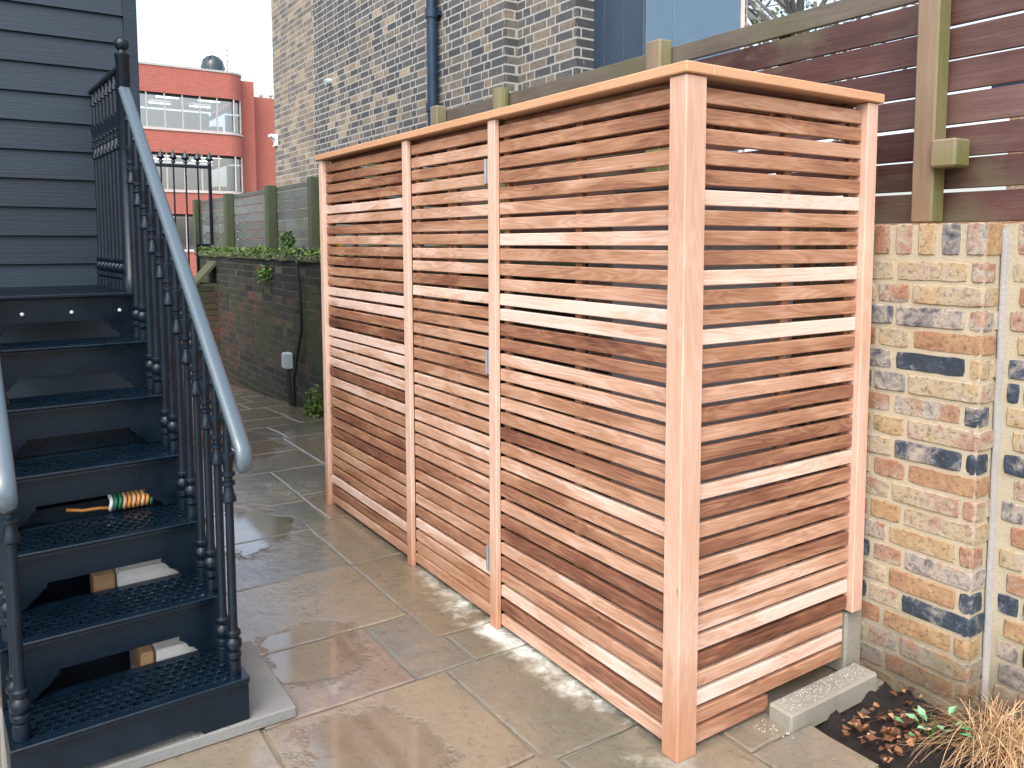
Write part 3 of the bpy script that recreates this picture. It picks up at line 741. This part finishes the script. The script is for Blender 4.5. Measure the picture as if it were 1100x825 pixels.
# ------------------------------------------------------------------ red office building far behind
of=thing('red_office_building','red brick office block with rounded corner and ribbon windows beyond the alley','office building',(0,44.6,0))
XR=10.75; RAD=.95
def fpath(off=0):
    pts=[(-12,off),(-6,off),(0,off),(5,off)]
    cx,cy=XR-RAD,RAD
    for k in range(0,9):
        a=-math.pi/2+math.pi/2*k/8; r=RAD-off
        pts.append((cx+r*math.cos(a),cy+r*math.sin(a)))
    pts.append((XR-off,8)); return pts
def band(name,z0,z1,off,mat,thick=.3,par=of):
    me=bpy.data.meshes.new(name); bm=bmesh.new(); uvl=bm.loops.layers.uv.new('UVMap')
    o=fpath(off); i=fpath(off+thick); u=0
    for k in range(len(o)-1):
        l=math.dist(o[k],o[k+1])
        A=(o[k]+(z0,),o[k+1]+(z0,),o[k+1]+(z1,),o[k]+(z1,))
        f=bm.faces.new([bm.verts.new(p) for p in A])
        for lp,q in zip(f.loops,((u,z0),(u+l,z0),(u+l,z1),(u,z1))): lp[uvl].uv=q
        for zz in (z0,z1):
            f=bm.faces.new([bm.verts.new(p) for p in (o[k]+(zz,),o[k+1]+(zz,),i[k+1]+(zz,),i[k]+(zz,))])
            for lp in f.loops: lp[uvl].uv=(lp.vert.co.x,lp.vert.co.y)
        u+=l
    bm.to_mesh(me); bm.free(); me.materials.append(mat); ob=bpy.data.objects.new(name,me); col.objects.link(ob); ob.parent=par; return ob
band('wall',9.17,10.5,0,M['redbrick']); band('wall',6.15,7.25,0,M['redbrick']); band('wall',3.0,4.1,0,M['redbrick']); band('wall',-.75,1.0,0,M['redbrick'])
band('parapet_cap',10.5,10.6,-.04,M['frame'])
for zt,zb in ((9.17,7.36),(6.15,4.21),(3.0,1.1)):
    band('sill',zb-.09,zb,-.05,M['sill'])
    fr=band('window_frame',zb,zb+.06,.05,M['frame'],.08); band('window_head',zt-.14,zt-.005,.12,M['dark'],.05)
    band('pane',zb+.06,zt-.14,.10,M['glass'],.01,fr)
    mu=MB(); pts=fpath(.04)
    x=1.5
    while x<9.7:
        mu=MB(); mu.box(x,.04,zb+.06,x+.07,.12,zt-.005); mu.build('mullion',M['frame'],fr); x+=.86
    for k in (6,9):
        mu=MB(); mu.tube([(pts[k][0],pts[k][1],zb+.06),(pts[k][0],pts[k][1],zt-.005)],.05,6); mu.build('mullion',M['frame'],fr)
    rm=MB(); rm.quad((-12,6,zb),(10.2,6,zb),(10.2,6,zt),(-12,6,zt)); rm.quad((-12,.3,zb-.2),(10.3,.3,zb-.2),(10.3,6,zb-.2),(-12,6,zb-.2)); rm.quad((-12,.35,zt+.1),(10.3,.35,zt+.1),(10.3,6,zt+.1),(-12,6,zt+.1))
    for k in range(9):
        xx=-3+k*1.6; rm.box(xx,rng.uniform(1.5,4),zb-.2,xx+rng.uniform(.5,1.2),4.5,zb+rng.uniform(.3,.9))
    rm.build('office_room',M['officewall'],of)
    for k in range(3,7):
        for yy in (1.2,3.4):
            lp=MB(); lp.box(-4+k*2.1,yy,zt-.05,-4+k*2.1+1.1,yy+.12,zt-.0); lp.build('ceiling_light',M['officelamp'],of)
def uvblock(name,x0,y0,x1,y1,z0,z1):
    me=bpy.data.meshes.new(name); bm=bmesh.new(); uvl=bm.loops.layers.uv.new('UVMap')
    c=[(x0,y0),(x1,y0),(x1,y1),(x0,y1)]; u=0
    for k in range(4):
        a,b2=c[k],c[(k+1)%4]; l=math.dist(a,b2)
        f=bm.faces.new([bm.verts.new(p) for p in (a+(z0,),b2+(z0,),b2+(z1,),a+(z1,))])
        for lp,q in zip(f.loops,((u,z0),(u+l,z0),(u+l,z1),(u,z1))): lp[uvl].uv=q
        u+=l
    f=bm.faces.new([bm.verts.new(p+(z1,)) for p in c])
    bm.to_mesh(me); bm.free(); me.materials.append(M['redbrick']); ob=bpy.data.objects.new(name,me); col.objects.link(ob); ob.parent=of; return ob
uvblock('wing',XR+.01,1.2,XR+.78,8,-.75,10.42); uvblock('wing',XR+.79,2.0,XR+5,9,-.75,9.75)
rf=MB(); rf.quad((-12,.2,10.3),(10,.2,10.3),(10,12,10.3),(-12,12,10.3)); rf.build('roof',M['concrete'],of)
dm=thing('roof_dome','dark glossy dome skylight on the roof edge of the red office building','dome',(9.35,45.6,10.55))
b=MB(); b.lathe([(0,.58),(.25,.58),(.45,.57),(.65,.5),(.85,.33),(.95,.12),(.97,.01)],n=20); b.build('dome_glass',M['blackglass'],dm,smooth=True,angle=R(50))
b=MB()
for k in range(3):
    a=k*math.pi/3+.9; b.tube([(math.cos(a)*q*.6,math.sin(a)*q*.6,.30+.69*math.sqrt(max(0,1-q*q))) for q in (-1,-.8,-.5,0,.5,.8,1)],.03,6)
b.build('rib',M['cable'],dm)
an=thing('roof_aerial','thin tall aerial mast beside the dome on the office roof','aerial',(10.2,46.0,10.3))
b=MB(); b.tube([(0,0,0),(0,0,1.9)],.03,6); b.build('mast',M['frame'],an)
b=MB()
for z in (1.1,1.4,1.7): b.box(-.09,-.02,z,.09,.02,z+.05)
b.build('antenna_bar',M['frame'],an)
for k,(xx,zz) in enumerate(((12.4,.3),(12.95,.35))):
    b=MB(); b.lathe([(0,.06),(zz-.1,.06),(zz-.1,.14),(zz,.14),(zz+.06,.02)],n=8); o=b.build('roof_vent',M['frame'],loc=(xx,47.5,9.75)); tag(o,'tiny roof vent on the lower red block, '+('left of the pair' if k==0 else 'right of the pair'),'roof vent','vents on the office roof')

# ------------------------------------------------------------------ iron gate across the alley end
gt=thing('iron_gate','black iron gate with spear finials at the far end of the alley','gate',(0,10.2,0))
b=MB()
b.box(1.03,-.02,1.47,1.07,.02,2.57); b.box(.87,-.018,1.45,1.03,.018,1.485); b.box(.845,-.02,-.3,.875,.02,1.485); b.box(-.9,-.018,2.50,1.03,.018,2.54); b.box(-.9,-.02,-.3,-.86,.02,2.54); b.box(-.86,-.015,-.1,.845,.015,-.06)
b.build('frame',M['iron'],gt)
for k in range(12):
    x=1.05-k*.152
    b=MB()
    if k: b.tube([(x,0,-.1 if x<.85 else 1.48),(x,0,2.6)],.011,6)
    b.lathe([(0,.012),(.02,.03),(.05,.02),(.06,.045),(.08,.05),(.17,.006),(.19,.002)],x,0,2.55,8)
    b.build('spear_bar',M['iron'],gt)

# ------------------------------------------------------------------ blue-black clad building
cb=thing('clad_building','dark blue painted building clad in horizontal weatherboards behind the iron stair','building',(0,2.95,0))
b=MB(); z=2.611-.1345*24
while z<3.35:
    t=rng.uniform(.2,.8)
    for (xa,xb) in ((-7,-4.2),(-4.197,-.965)):
        b.prism([(-.024,z),(-.020,z-.002),(0,z),(0,z+.14),(-.008,z+.14)],lambda u,v,d:(d,u,v),xa,xb,t)
    z+=.1345
b.build('cladding',M['clad'],cb)
b=MB(); b.box(-.964,-.034,-.6,-.905,.03,3.5,.4,.003); b.build('corner_board',M['clad'],cb)
b=MB(); b.box(-7,.001,-.7,-.912,3.6,3.48); b.build('mortar',M['mortar_dark'],cb)
b=MB(); bricks(b,(-.905,.031,0),(0,1,0),(1,0,0),3.55,-.6,53,.0765,.225,.012,.004,1,lambda u,z:rng.uniform(.5,1)); b.build('side_brickwork',M['old_brick'],cb)
b=MB(); b.box(-7.2,-.12,3.5,-.85,3.8,3.62); b.build('roof',M['dark'],cb)

# ------------------------------------------------------------------ cast iron staircase
ANG=R(2.6); RI=.185; GO=.22; W=.615
st=thing('iron_staircase','blue black cast iron staircase with pierced treads and turned balusters','staircase',(-.986,.829,0),ANG)
def riser(i):
    z0=(i-1)*RI+ (0.002 if i>1 else .042); z1=i*RI-.0185; y0=(i-1)*GO+.018
    hh=.072
    prof=[(0,.13,0)]+[(.13+.012*k,.142+.012*k,.03*math.sin(math.pi/2*(k+.5)/5)) for k in range(5)]+[(.19+.008*k,.198+.008*k,.034+.022*math.sin(math.pi/2*(k+.5)/5)) for k in range(5)]+[(.23,.77,hh)]; prof+=[(1-b1,1-a1,h1) for a1,b1,h1 in prof[-2::-1]]
    if i==1: prof=[(0,.06,.0),(.06,.74,.022),(.74,.78,.012),(.78,1,0)]
    b=MB()
    top=[(-W*(1-f0),z1) for f0 in (0,)]
    poly=[(-W,z1)]
    for f0,f1,h in prof: poly+=[(-W+f0*W,z0+h),(-W+f1*W-.0005,z0+h)]
    poly.append((0,z1))
    # split in strips so that every face stays convex
    for f0,f1,h in prof:
        b.prism([(-W+f0*W,z0+h),(-W+f1*W,z0+h),(-W+f1*W,z1),(-W+f0*W,z1)],lambda u,v,d:(u,d,v),y0,y0+.012)
    o=b.build('riser',M['iron'],st)
    me=o.data; bm=bmesh.new(); bm.from_mesh(me); bmesh.ops.remove_doubles(bm,verts=bm.verts,dist=.0003)
    bm.to_mesh(me); bm.free()
for i in range(1,8): riser(i)
def tread_mesh(depth):
    b=MB(); y0=-.004; fr=.034; bk=.03; sd=.03; th=.014
    # nosing and borders, top at z=0
    b.box(-W,y0,-.010,0,y0+.010,0,.5,.003); b.box(-W+.002,y0+.004,-.0185,-.002,y0+.02,-.0105,.5); b.box(-W,y0+.0105,-th,0,y0+fr,-.0015)
    b.box(-W,depth-bk,-th,0,depth,-.0015); b.box(-W,y0+fr+.0003,-th,-W+sd,depth-bk-.0003,-.0015); b.box(-sd,y0+fr+.0003,-th,0,depth-bk-.0003,-.0015)
    X0,X1,Y0,Y1=-W+sd,-sd,y0+fr,depth-bk
    ny=7; cy=(Y1-Y0)/ny; nx=int((X1-X0)/.031); cx=(X1-X0)/nx
    rr=random.Random(3)
    def cell(xa,xb,ya,yb,hole):
        zt=-.0015+rr.uniform(-.0004,.0004)
        mx,my=(xa+xb)/2,(ya+yb)/2
        if not hole: b.quad((xa,ya,zt),(xb,ya,zt),(xb,yb,zt),(xa,yb,zt)); return
        big=rr.random(); rx=(xb-xa)*rr.uniform(.22,.44); ry=(yb-ya)*rr.uniform(.24,.41); mx+=(xb-xa)*rr.uniform(-.04,.04); my+=(yb-ya)*rr.uniform(-.05,.05)
        out=[];inn=[];low=[]
        for k in range(12):
            a=2*math.pi*k/12; c,s=math.cos(a),math.sin(a)
            m=max(abs(c),abs(s)); out.append(b.vert((mx+c/m*(xb-xa)/2,my+s/m*(yb-ya)/2,zt)))
            inn.append(b.vert((mx+c*rx,my+s*ry,zt+.0012))); low.append(b.vert((mx+c*rx*.93,my+s*ry*.93,-th)))
        for k in range(12):
            q=(k+1)%12; b.face((out[k],out[q],inn[q],inn[k])); b.face((inn[k],inn[q],low[q],low[k]))
    for r in range(ny):
        ya=Y0+r*cy; yb=ya+cy
        if r%2==0:
            for k in range(nx): cell(X0+k*cx,X0+(k+1)*cx,ya,yb,True)
        else:
            cell(X0,X0+cx/2,ya,yb,False); cell(X1-cx/2,X1,ya,yb,False)
            for k in range(nx-1): cell(X0+cx/2+k*cx,X0+cx*1.5+k*cx,ya,yb,True)
    return b
t0=None
for i in range(1,7):
    if t0 is None:
        t0=tread_mesh(.268).build('tread',M['iron_wet'],st); t0.location=(0,0,RI)
    else:
        c=t0.copy(); col.objects.link(c); c.parent=st; c.location=(0,(i-1)*GO,i*RI)
lt=MB(); zl=7*RI
lt.box(-W-.1,6*GO-.006,zl-.016,0.002,6*GO+.02,zl,.5,.004); lt.box(-W-.1,6*GO+.0205,zl-.012,.002,2.092,zl-.002,.5)
for k in range(22):
    for q in range(14): 
        lt.box(-W-.09+k*.032,6*GO+.035+q*.052,zl-.0018,-W-.09+k*.032+.022,6*GO+.035+q*.052+.034,zl+.001)
lt.build('landing',M['iron'],st)
for xx in (-.43,-.26,-.085):
    bo=MB(); bm=bmesh.new(); bmesh.ops.create_uvsphere(bm,u_segments=10,v_segments=6,radius=.0075); bo.addbm(bm,.5,Matrix.Translation((xx,6*GO+.016,zl-.075))@Matrix.Diagonal((1,.6,1,1))); bm.free()
    bo.build('bolt_head',M['white'],st,smooth=True)
# cheek plates under the treads
for xs in (-.012,-W-.0):
    b=MB()
    for i in range(1,7):
        y0=(i-1)*GO+.0305; z1=i*RI-.0192
        b.prism([(y0,z1-RI*1.0+.001),(y0+GO-.0005,z1-.06),(y0+GO-.0005,z1),(y0,z1)],lambda u,v,d:(d,u,v),xs,xs+.012)
    b.build('cheek_plate',M['iron'],st)
def railz(y): return 1.005+.841*y
def prof(Hh):
    p=[(0,.020),(.042,.020),(.047,.013),(.053,.022),(.066,.022),(.071,.015),(.08,.0215),(.092,.0255),(.105,.0235),(.115,.015),(.122,.022),(.134,.022),(.139,.015),(.16,.0135)]
    t=[(.315,.0125),(.309,.022),(.300,.022),(.285,.0165),(.262,.013),(.258,.020),(.248,.020),(.244,.0125),(.234,.0125),(.230,.020),(.220,.020),(.216,.013),(.190,.0165),(.172,.0225),(.163,.0225),(.158,.0125),(.062,.012),(.058,.020),(.050,.020),(.030,.0135),(.0,.0125)]
    return p+[(Hh-a,r) for a,r in t]
def baluster(x,y,z,Hh,top=None):
    b=MB(); b.lathe(prof(Hh),x,y,z,12); return b.build('baluster',M['iron'],st,smooth=True,angle=R(45))
for xs in (-.032,-W+.030):
    for i in range(1,7):
        for dy in (.048,.158):
            y=(i-1)*GO+dy; baluster(xs,y,i*RI,railz(y)-.012-i*RI)
b=MB(); b.prism([(.05,.042),(6*GO,.042),(6*GO,5.7*RI),(.05,.35*RI)],lambda u,v,d:(d,u,v),-W+.013,-W+.02); b.build('shade_panel',M['iron'],st)  # added panel, keeps light from the open left side off the space below
for y0,z1,x1 in ((.492,.355,-.245),(.735,.60,-.02),(.95,.80,-.02)):
    b=MB(); b.box(-W+.022,y0,.042 if y0<.7 else .004,x1,y0+.006,z1); b.build('shade_plate',M['iron'],st)  # dark plates added to black out the openings under the risers
# landing balusters
zr=2.225
for xs in (-.032,-W+.0):
    for k in range(8):
        y=6*GO+.12+k*.088
        if xs<-.1 and k>2: continue
        baluster(xs,y,zl,zr-.012-zl)
# newels with ball finials
for xs in (-.032,):
    b=MB(); b.lathe([(0,.032),(.06,.032),(.065,.027),(.965,.027),(.968,.030),(.980,.030),(.984,.018),(.993,.016)]+[(1.020+.029*math.sin(a),.029*math.cos(a)) for a in [-1.0+.21*k for k in range(12)]],xs,6*GO+.035,zl,14); b.build('newel',M['iron'],st,smooth=True,angle=R(45))
# handrails: rounded bar with a downturned end
def handrail(xs):
    pts=[(-.145,.835),(-.158,.842),(-.162,.862),(-.150,.895),(-.118,railz(-.105)+.004),(-.06,railz(-.06)),(.3,railz(.3)),(1.0,railz(1.0)),(6*GO+.02,railz(6*GO+.02))]
    pts=[(y+.045,z+.02) for y,z in pts[:5]]+pts[5:]
    cs=[(-.021,-.010),(.021,-.010),(.0225,.000),(.0185,.009),(.009,.0125),(-.009,.0125),(-.0185,.009),(-.0225,.0)]
    b=MB(); rings=[]
    for i,(y,z) in enumerate(pts):
        p0=pts[max(i-1,0)]; p1=pts[min(i+1,len(pts)-1)]
        ty,tz=p1[0]-p0[0],p1[1]-p0[1]; l=math.hypot(ty,tz); ny,nz=-tz/l,ty/l
        sc=.72 if i==0 else 1
        rings.append([b.vert((xs+u*sc,y+ny*v,z+nz*v)) for u,v in cs])
    for a,c in zip(rings,rings[1:]):
        for k in range(8): b.face((a[k],a[(k+1)%8],c[(k+1)%8],c[k]))
    b.face(rings[0]); b.face(rings[-1][::-1]); b.build('handrail',M['rail'],st,smooth=True,angle=R(60))
handrail(-.032); handrail(-W+.016)
b=MB(); b.box(-.055,6*GO+.06,zr-.012,-.010,2.09,zr+.008,.5,.005); b.build('landing_rail',M['iron'],st)

# slab under the stair, blocks and cable coil beneath
sl=MB(); sl.box(-1.62,.836,.002,-.845,1.36,.04,.5,.004); tag(sl.build('stone_slab',M['slabgrey']),'pale flat stone slab under the foot of the iron staircase','stone slab')
sl=MB(); sl.box(-1.275,1.345,.0405,-1.01,1.49,.40,.5,.01); tag(sl.build('pale_block',M['concrete_pale']),'tall pale concrete block behind the second opening of the iron staircase','concrete block')
sl=MB(); sl.box(-1.20,1.115,.0405,-1.0,1.27,.205,.5,.008); tag(sl.build('pale_block',M['concrete_pale']),'lower pale concrete block just behind the bottom tread','concrete block')
sl=MB(); sl.box(-1.345,1.35,.0405,-1.28,1.48,.40,.5,.006); tag(sl.build('timber_offcut',M['timber_end']),'brown timber offcut beside the pale block under the staircase','timber offcut')
sl=MB(); sl.box(-1.245,1.12,.0405,-1.205,1.26,.205,.5,.006); tag(sl.build('timber_offcut',M['timber_end']),'short brown timber offcut just behind the bottom tread','timber offcut')
coil=thing('cable_coil','striped coil of orange, tan and green cable lying on a pierced tread','cable coil',(-1.20,1.545,3*RI))
def ringx(x,r,tr,mat,name):
    b=MB(); n=18
    pts=[(x+.002*math.sin(k),r*1.1*math.cos(2*math.pi*k/n),r+tr+.0+r*math.sin(2*math.pi*k/n)) for k in range(n+1)]
    b.tube(pts,tr,6); return b.build(name,mat,coil,smooth=True)
for k in range(10):
    x=-.065+k*.0145
    m=M['white'] if k==0 else M['green_plastic'] if k in (1,2,9) else (M['tan_rope'] if k%2 else M['orange_wire'])
    ringx(x,.026,.0068,m,'cable_loop')
b=MB(); b.tube([(-.06,.0,.012),(-.10,.0,.018),(-.15,-.005,.02),(-.20,.0,.03)],.006,6); b.build('loose_end',M['orange_wire'],coil,smooth=True)

# ------------------------------------------------------------------ dead grass, leaves in the soil bed
gc=thing('dry_grass_clump','clump of bent straw coloured dead grass in the soil bed by the brick wall','grass clump',(.86,-.52,-.02))
b=MB()
for i in range(430):
    a=rng.uniform(-math.pi,math.pi); bias=Vector((-.55,.22,0))
    d=(Vector((math.cos(a),math.sin(a),0))*rng.uniform(.3,1)+bias*rng.uniform(.1,1.0)); l=rng.uniform(.12,.34); h=rng.uniform(.01,.10)
    base=Vector((rng.uniform(-.09,.09),rng.uniform(-.09,.09),rng.uniform(0,.02))); d.normalize()
    w=rng.uniform(.0008,.0021); s=Vector((-d.y,d.x,0))*w; t=min(1,max(0,rng.gauss(.66,.22))); pr=None; droop=rng.uniform(.6,1.25)
    for k in range(7):
        u=k/6; p=base+d*l*u+Vector((0,0,h*(4*u*(1-u)*.9+.12*(1-u))*droop+ .01))+s*6*math.sin(u*3+i)*.6
        if p.z<-.005: p.z=-.005
        f=(1-u*.75); q=(b.vert(p-s*f),b.vert(p+s*f+Vector((0,0,w*.6*f))))
        if pr: b.face((pr[0],pr[1],q[1],q[0]),t)
        pr=q
b.build('blades',M['straw'],gc)
gp=thing('green_sprout','small fresh green sprout beside the dead grass clump','plant',(.72,-.33,0))
b=MB()
for i in range(15):
    a=rng.uniform(0,6.28); r=rng.uniform(.0,.10)
    leaf(b,(r*math.cos(a),r*math.sin(a)*.8-.03,rng.uniform(.01,.06)),(math.cos(a),math.sin(a),rng.uniform(.1,.9)),(0,0,1),rng.uniform(.03,.055),rng.uniform(.018,.032),rng.uniform(.3,1))
b.build('leaves',M['mint'],gp)
b=MB()
for i in range(6): b.tube([(0,-.03,-.01),(rng.uniform(-.04,.04),rng.uniform(-.06,.02),.05)],.0015,4)
b.build('stem',M['weed'],gp)
def deadleaf(mb,x,y,z,s,t):
    yaw=rng.uniform(0,6.28); m=Matrix.Translation((x,y,z))@Matrix.Rotation(yaw,4,'Z')@Matrix.Rotation(rng.uniform(-.5,.5),4,'X')@Matrix.Rotation(rng.uniform(-.4,.4),4,'Y')
    cu=rng.uniform(-.6,1.1); rows=[]
    for k in range(5):
        u=k/4; w=s*.36*math.sin(math.pi*(.02+.93*u)**1.25)*(1+.25*math.sin(u*17+i)); rows.append([mb.vert(m@Vector((s*(u-.5),-w,cu*w+.15*s*(u-.5)**2))),mb.vert(m@Vector((s*(u-.5),0,.15*s*(u-.5)**2))),mb.vert(m@Vector((s*(u-.5),w,cu*w+.15*s*(u-.5)**2)))])
    for a,c in zip(rows,rows[1:]):
        for k in range(2): mb.face((a[k],a[k+1],c[k+1],c[k]),t)
b=MB()
for i in range(170):
    x=rng.uniform(.49,.95); y=rng.uniform(-.75,-.17)
    if rng.random()<.45: x=rng.uniform(.5,.74); y=rng.uniform(-.36,-.17)
    deadleaf(b,x,y,.0+rng.uniform(-.005,.025),rng.uniform(.01,.038),min(1,max(0,rng.gauss(.33,.27))))
tag(b.build('leaf_litter',M['litter']),'fallen brown and orange leaves scattered on the dark soil','fallen leaves',kind='stuff')
# sawdust grains and grit at the foot of the store end
b=MB()
for i in range(420):
    x=rng.uniform(.3,.9); y=rng.uniform(-.13,-.01) if x<.37 else rng.uniform(-.09,-.02)
    if x>.82 or .365<x<.40: continue
    z=.004 if x<.37 else .052
    s=rng.uniform(.0008,.0032); b.box(x,y,z-.001,x+s*rng.uniform(.6,2),y+s,z+s*.5,rng.uniform(.4,1))
tag(b.build('sawdust_grit',M['concrete_pale']),'pale wood chips and grit on the concrete block by the store','wood chips',kind='stuff')

ob=thing('brick_outbuilding','low orange brick outbuilding glimpsed through the gaps of the tall fence','outbuilding',(5.2,.2,-.7))
b=MB(); b.box(.004,.004,0,2.2,1.5,3.4); b.build('mortar',M['mortar_stock'],ob)
b=MB(); bricks(b,(0,0,0),(0,1,0),(-1,0,0),1.5,.0,45,.0755,.225,.011,.002,1,lambda u,z:rng.uniform(.4,.7)); bricks(b,(0,0,0),(1,0,0),(0,-1,0),2.2,.0,45,.0755,.225,.011,.002,1,lambda u,z:rng.uniform(.4,.7)); b.build('brickwork',M['pier_brick'],ob)
b=MB(); b.box(-.1,-.1,3.4,2.3,1.6,3.5); b.build('roof',M['pipe'],ob)
# ------------------------------------------------------------------ tree beyond the fence
TS=1.45
tr_=thing('garden_tree','fine twigged tree seen above the tall fence at the right','tree',(9.8,7.4,-.7))
b=MB(); b.tube([(0,0,0),(.05,.02,2),(-.05,.05,4)],[.16,.12,.08],8)
tips=[]
for i in range(34):
    z=rng.uniform(2.2,4.2); a=rng.uniform(0,6.28); l=rng.uniform(.8,2.2)
    p0=Vector((0,.03,z)); p1=p0+Vector((math.cos(a)*l*.5,math.sin(a)*l*.5,l*.5)); p2=p1+Vector((math.cos(a)*l*.5+rng.uniform(-.3,.3),math.sin(a)*l*.5+rng.uniform(-.3,.3),l*.55))
    b.tube([p0,p1,p2],[.035,.02,.008],5)
    for k in range(7):
        q=p1.lerp(p2,rng.random()); e=q+rdir(-.1)*rng.uniform(.3,.8); b.tube([q,q.lerp(e,.5)+rdir()*.05,e],[.009,.006,.003],4); tips.append((q,e))
b.build('trunk',M['bark'],tr_)
f=MB()
for q,e in tips:
    for k in range(9): 
        p=q.lerp(e,rng.uniform(.2,1.1))+rdir()*.08; leaf(f,p,rdir(-.8),rdir(),rng.uniform(.05,.1),rng.uniform(.03,.05),rng.random())
f.build('crown',M['treeleaf'],tr_); tr_.scale=(TS,TS,TS)

# ------------------------------------------------------------------ world, sun, camera
w=bpy.data.worlds.new('World'); scene.world=w; w.use_nodes=True
nt=w.node_tree; bg=nt.nodes['Background']
sky=nt.nodes.new('ShaderNodeTexSky'); sky.sky_type='NISHITA'; sky.sun_disc=False
EL,AZ=R(52),R(228)   # azimuth clockwise from +Y
sky.sun_elevation=EL; sky.sun_rotation=AZ; sky.air_density=1.0; sky.dust_density=4.0; sky.ozone_density=1.0
hs=nt.nodes.new('ShaderNodeHueSaturation'); hs.inputs['Saturation'].default_value=.62
nt.links.new(sky.outputs[0],hs.inputs['Color']); nt.links.new(hs.outputs[0],bg.inputs['Color'])
bg.inputs['Strength'].default_value=.15
sd=bpy.data.lights.new('sun','SUN'); sd.energy=.5; sd.angle=R(70); sd.color=(1,.98,.96)
so=bpy.data.objects.new('sun',sd); col.objects.link(so)
dirv=Vector((math.sin(AZ)*math.cos(EL),math.cos(AZ)*math.cos(EL),math.sin(EL)))
so.rotation_euler=dirv.to_track_quat('Z','Y').to_euler(); so.location=(0,0,15)
cd=bpy.data.cameras.new('camera'); cam=bpy.data.objects.new('camera',cd); col.objects.link(cam)
cam.location=(-1.6119,-1.6497,1.5); cam.rotation_euler=(math.pi/2-.08253,0,-.60322)
cd.sensor_width=36; cd.lens=880.77/1100*36; cd.shift_x=-(583.01-550)/1100; cd.shift_y=-(412.5-333.65)/1100
cd.clip_start=.05; cd.clip_end=2000
scene.camera=cam
vs=scene.view_settings; vs.view_transform='Standard'; vs.look='None'; vs.gamma=1; vs.use_curve_mapping=False; vs.exposure=1.45
scene.render.resolution_x=1024; scene.render.resolution_y=768
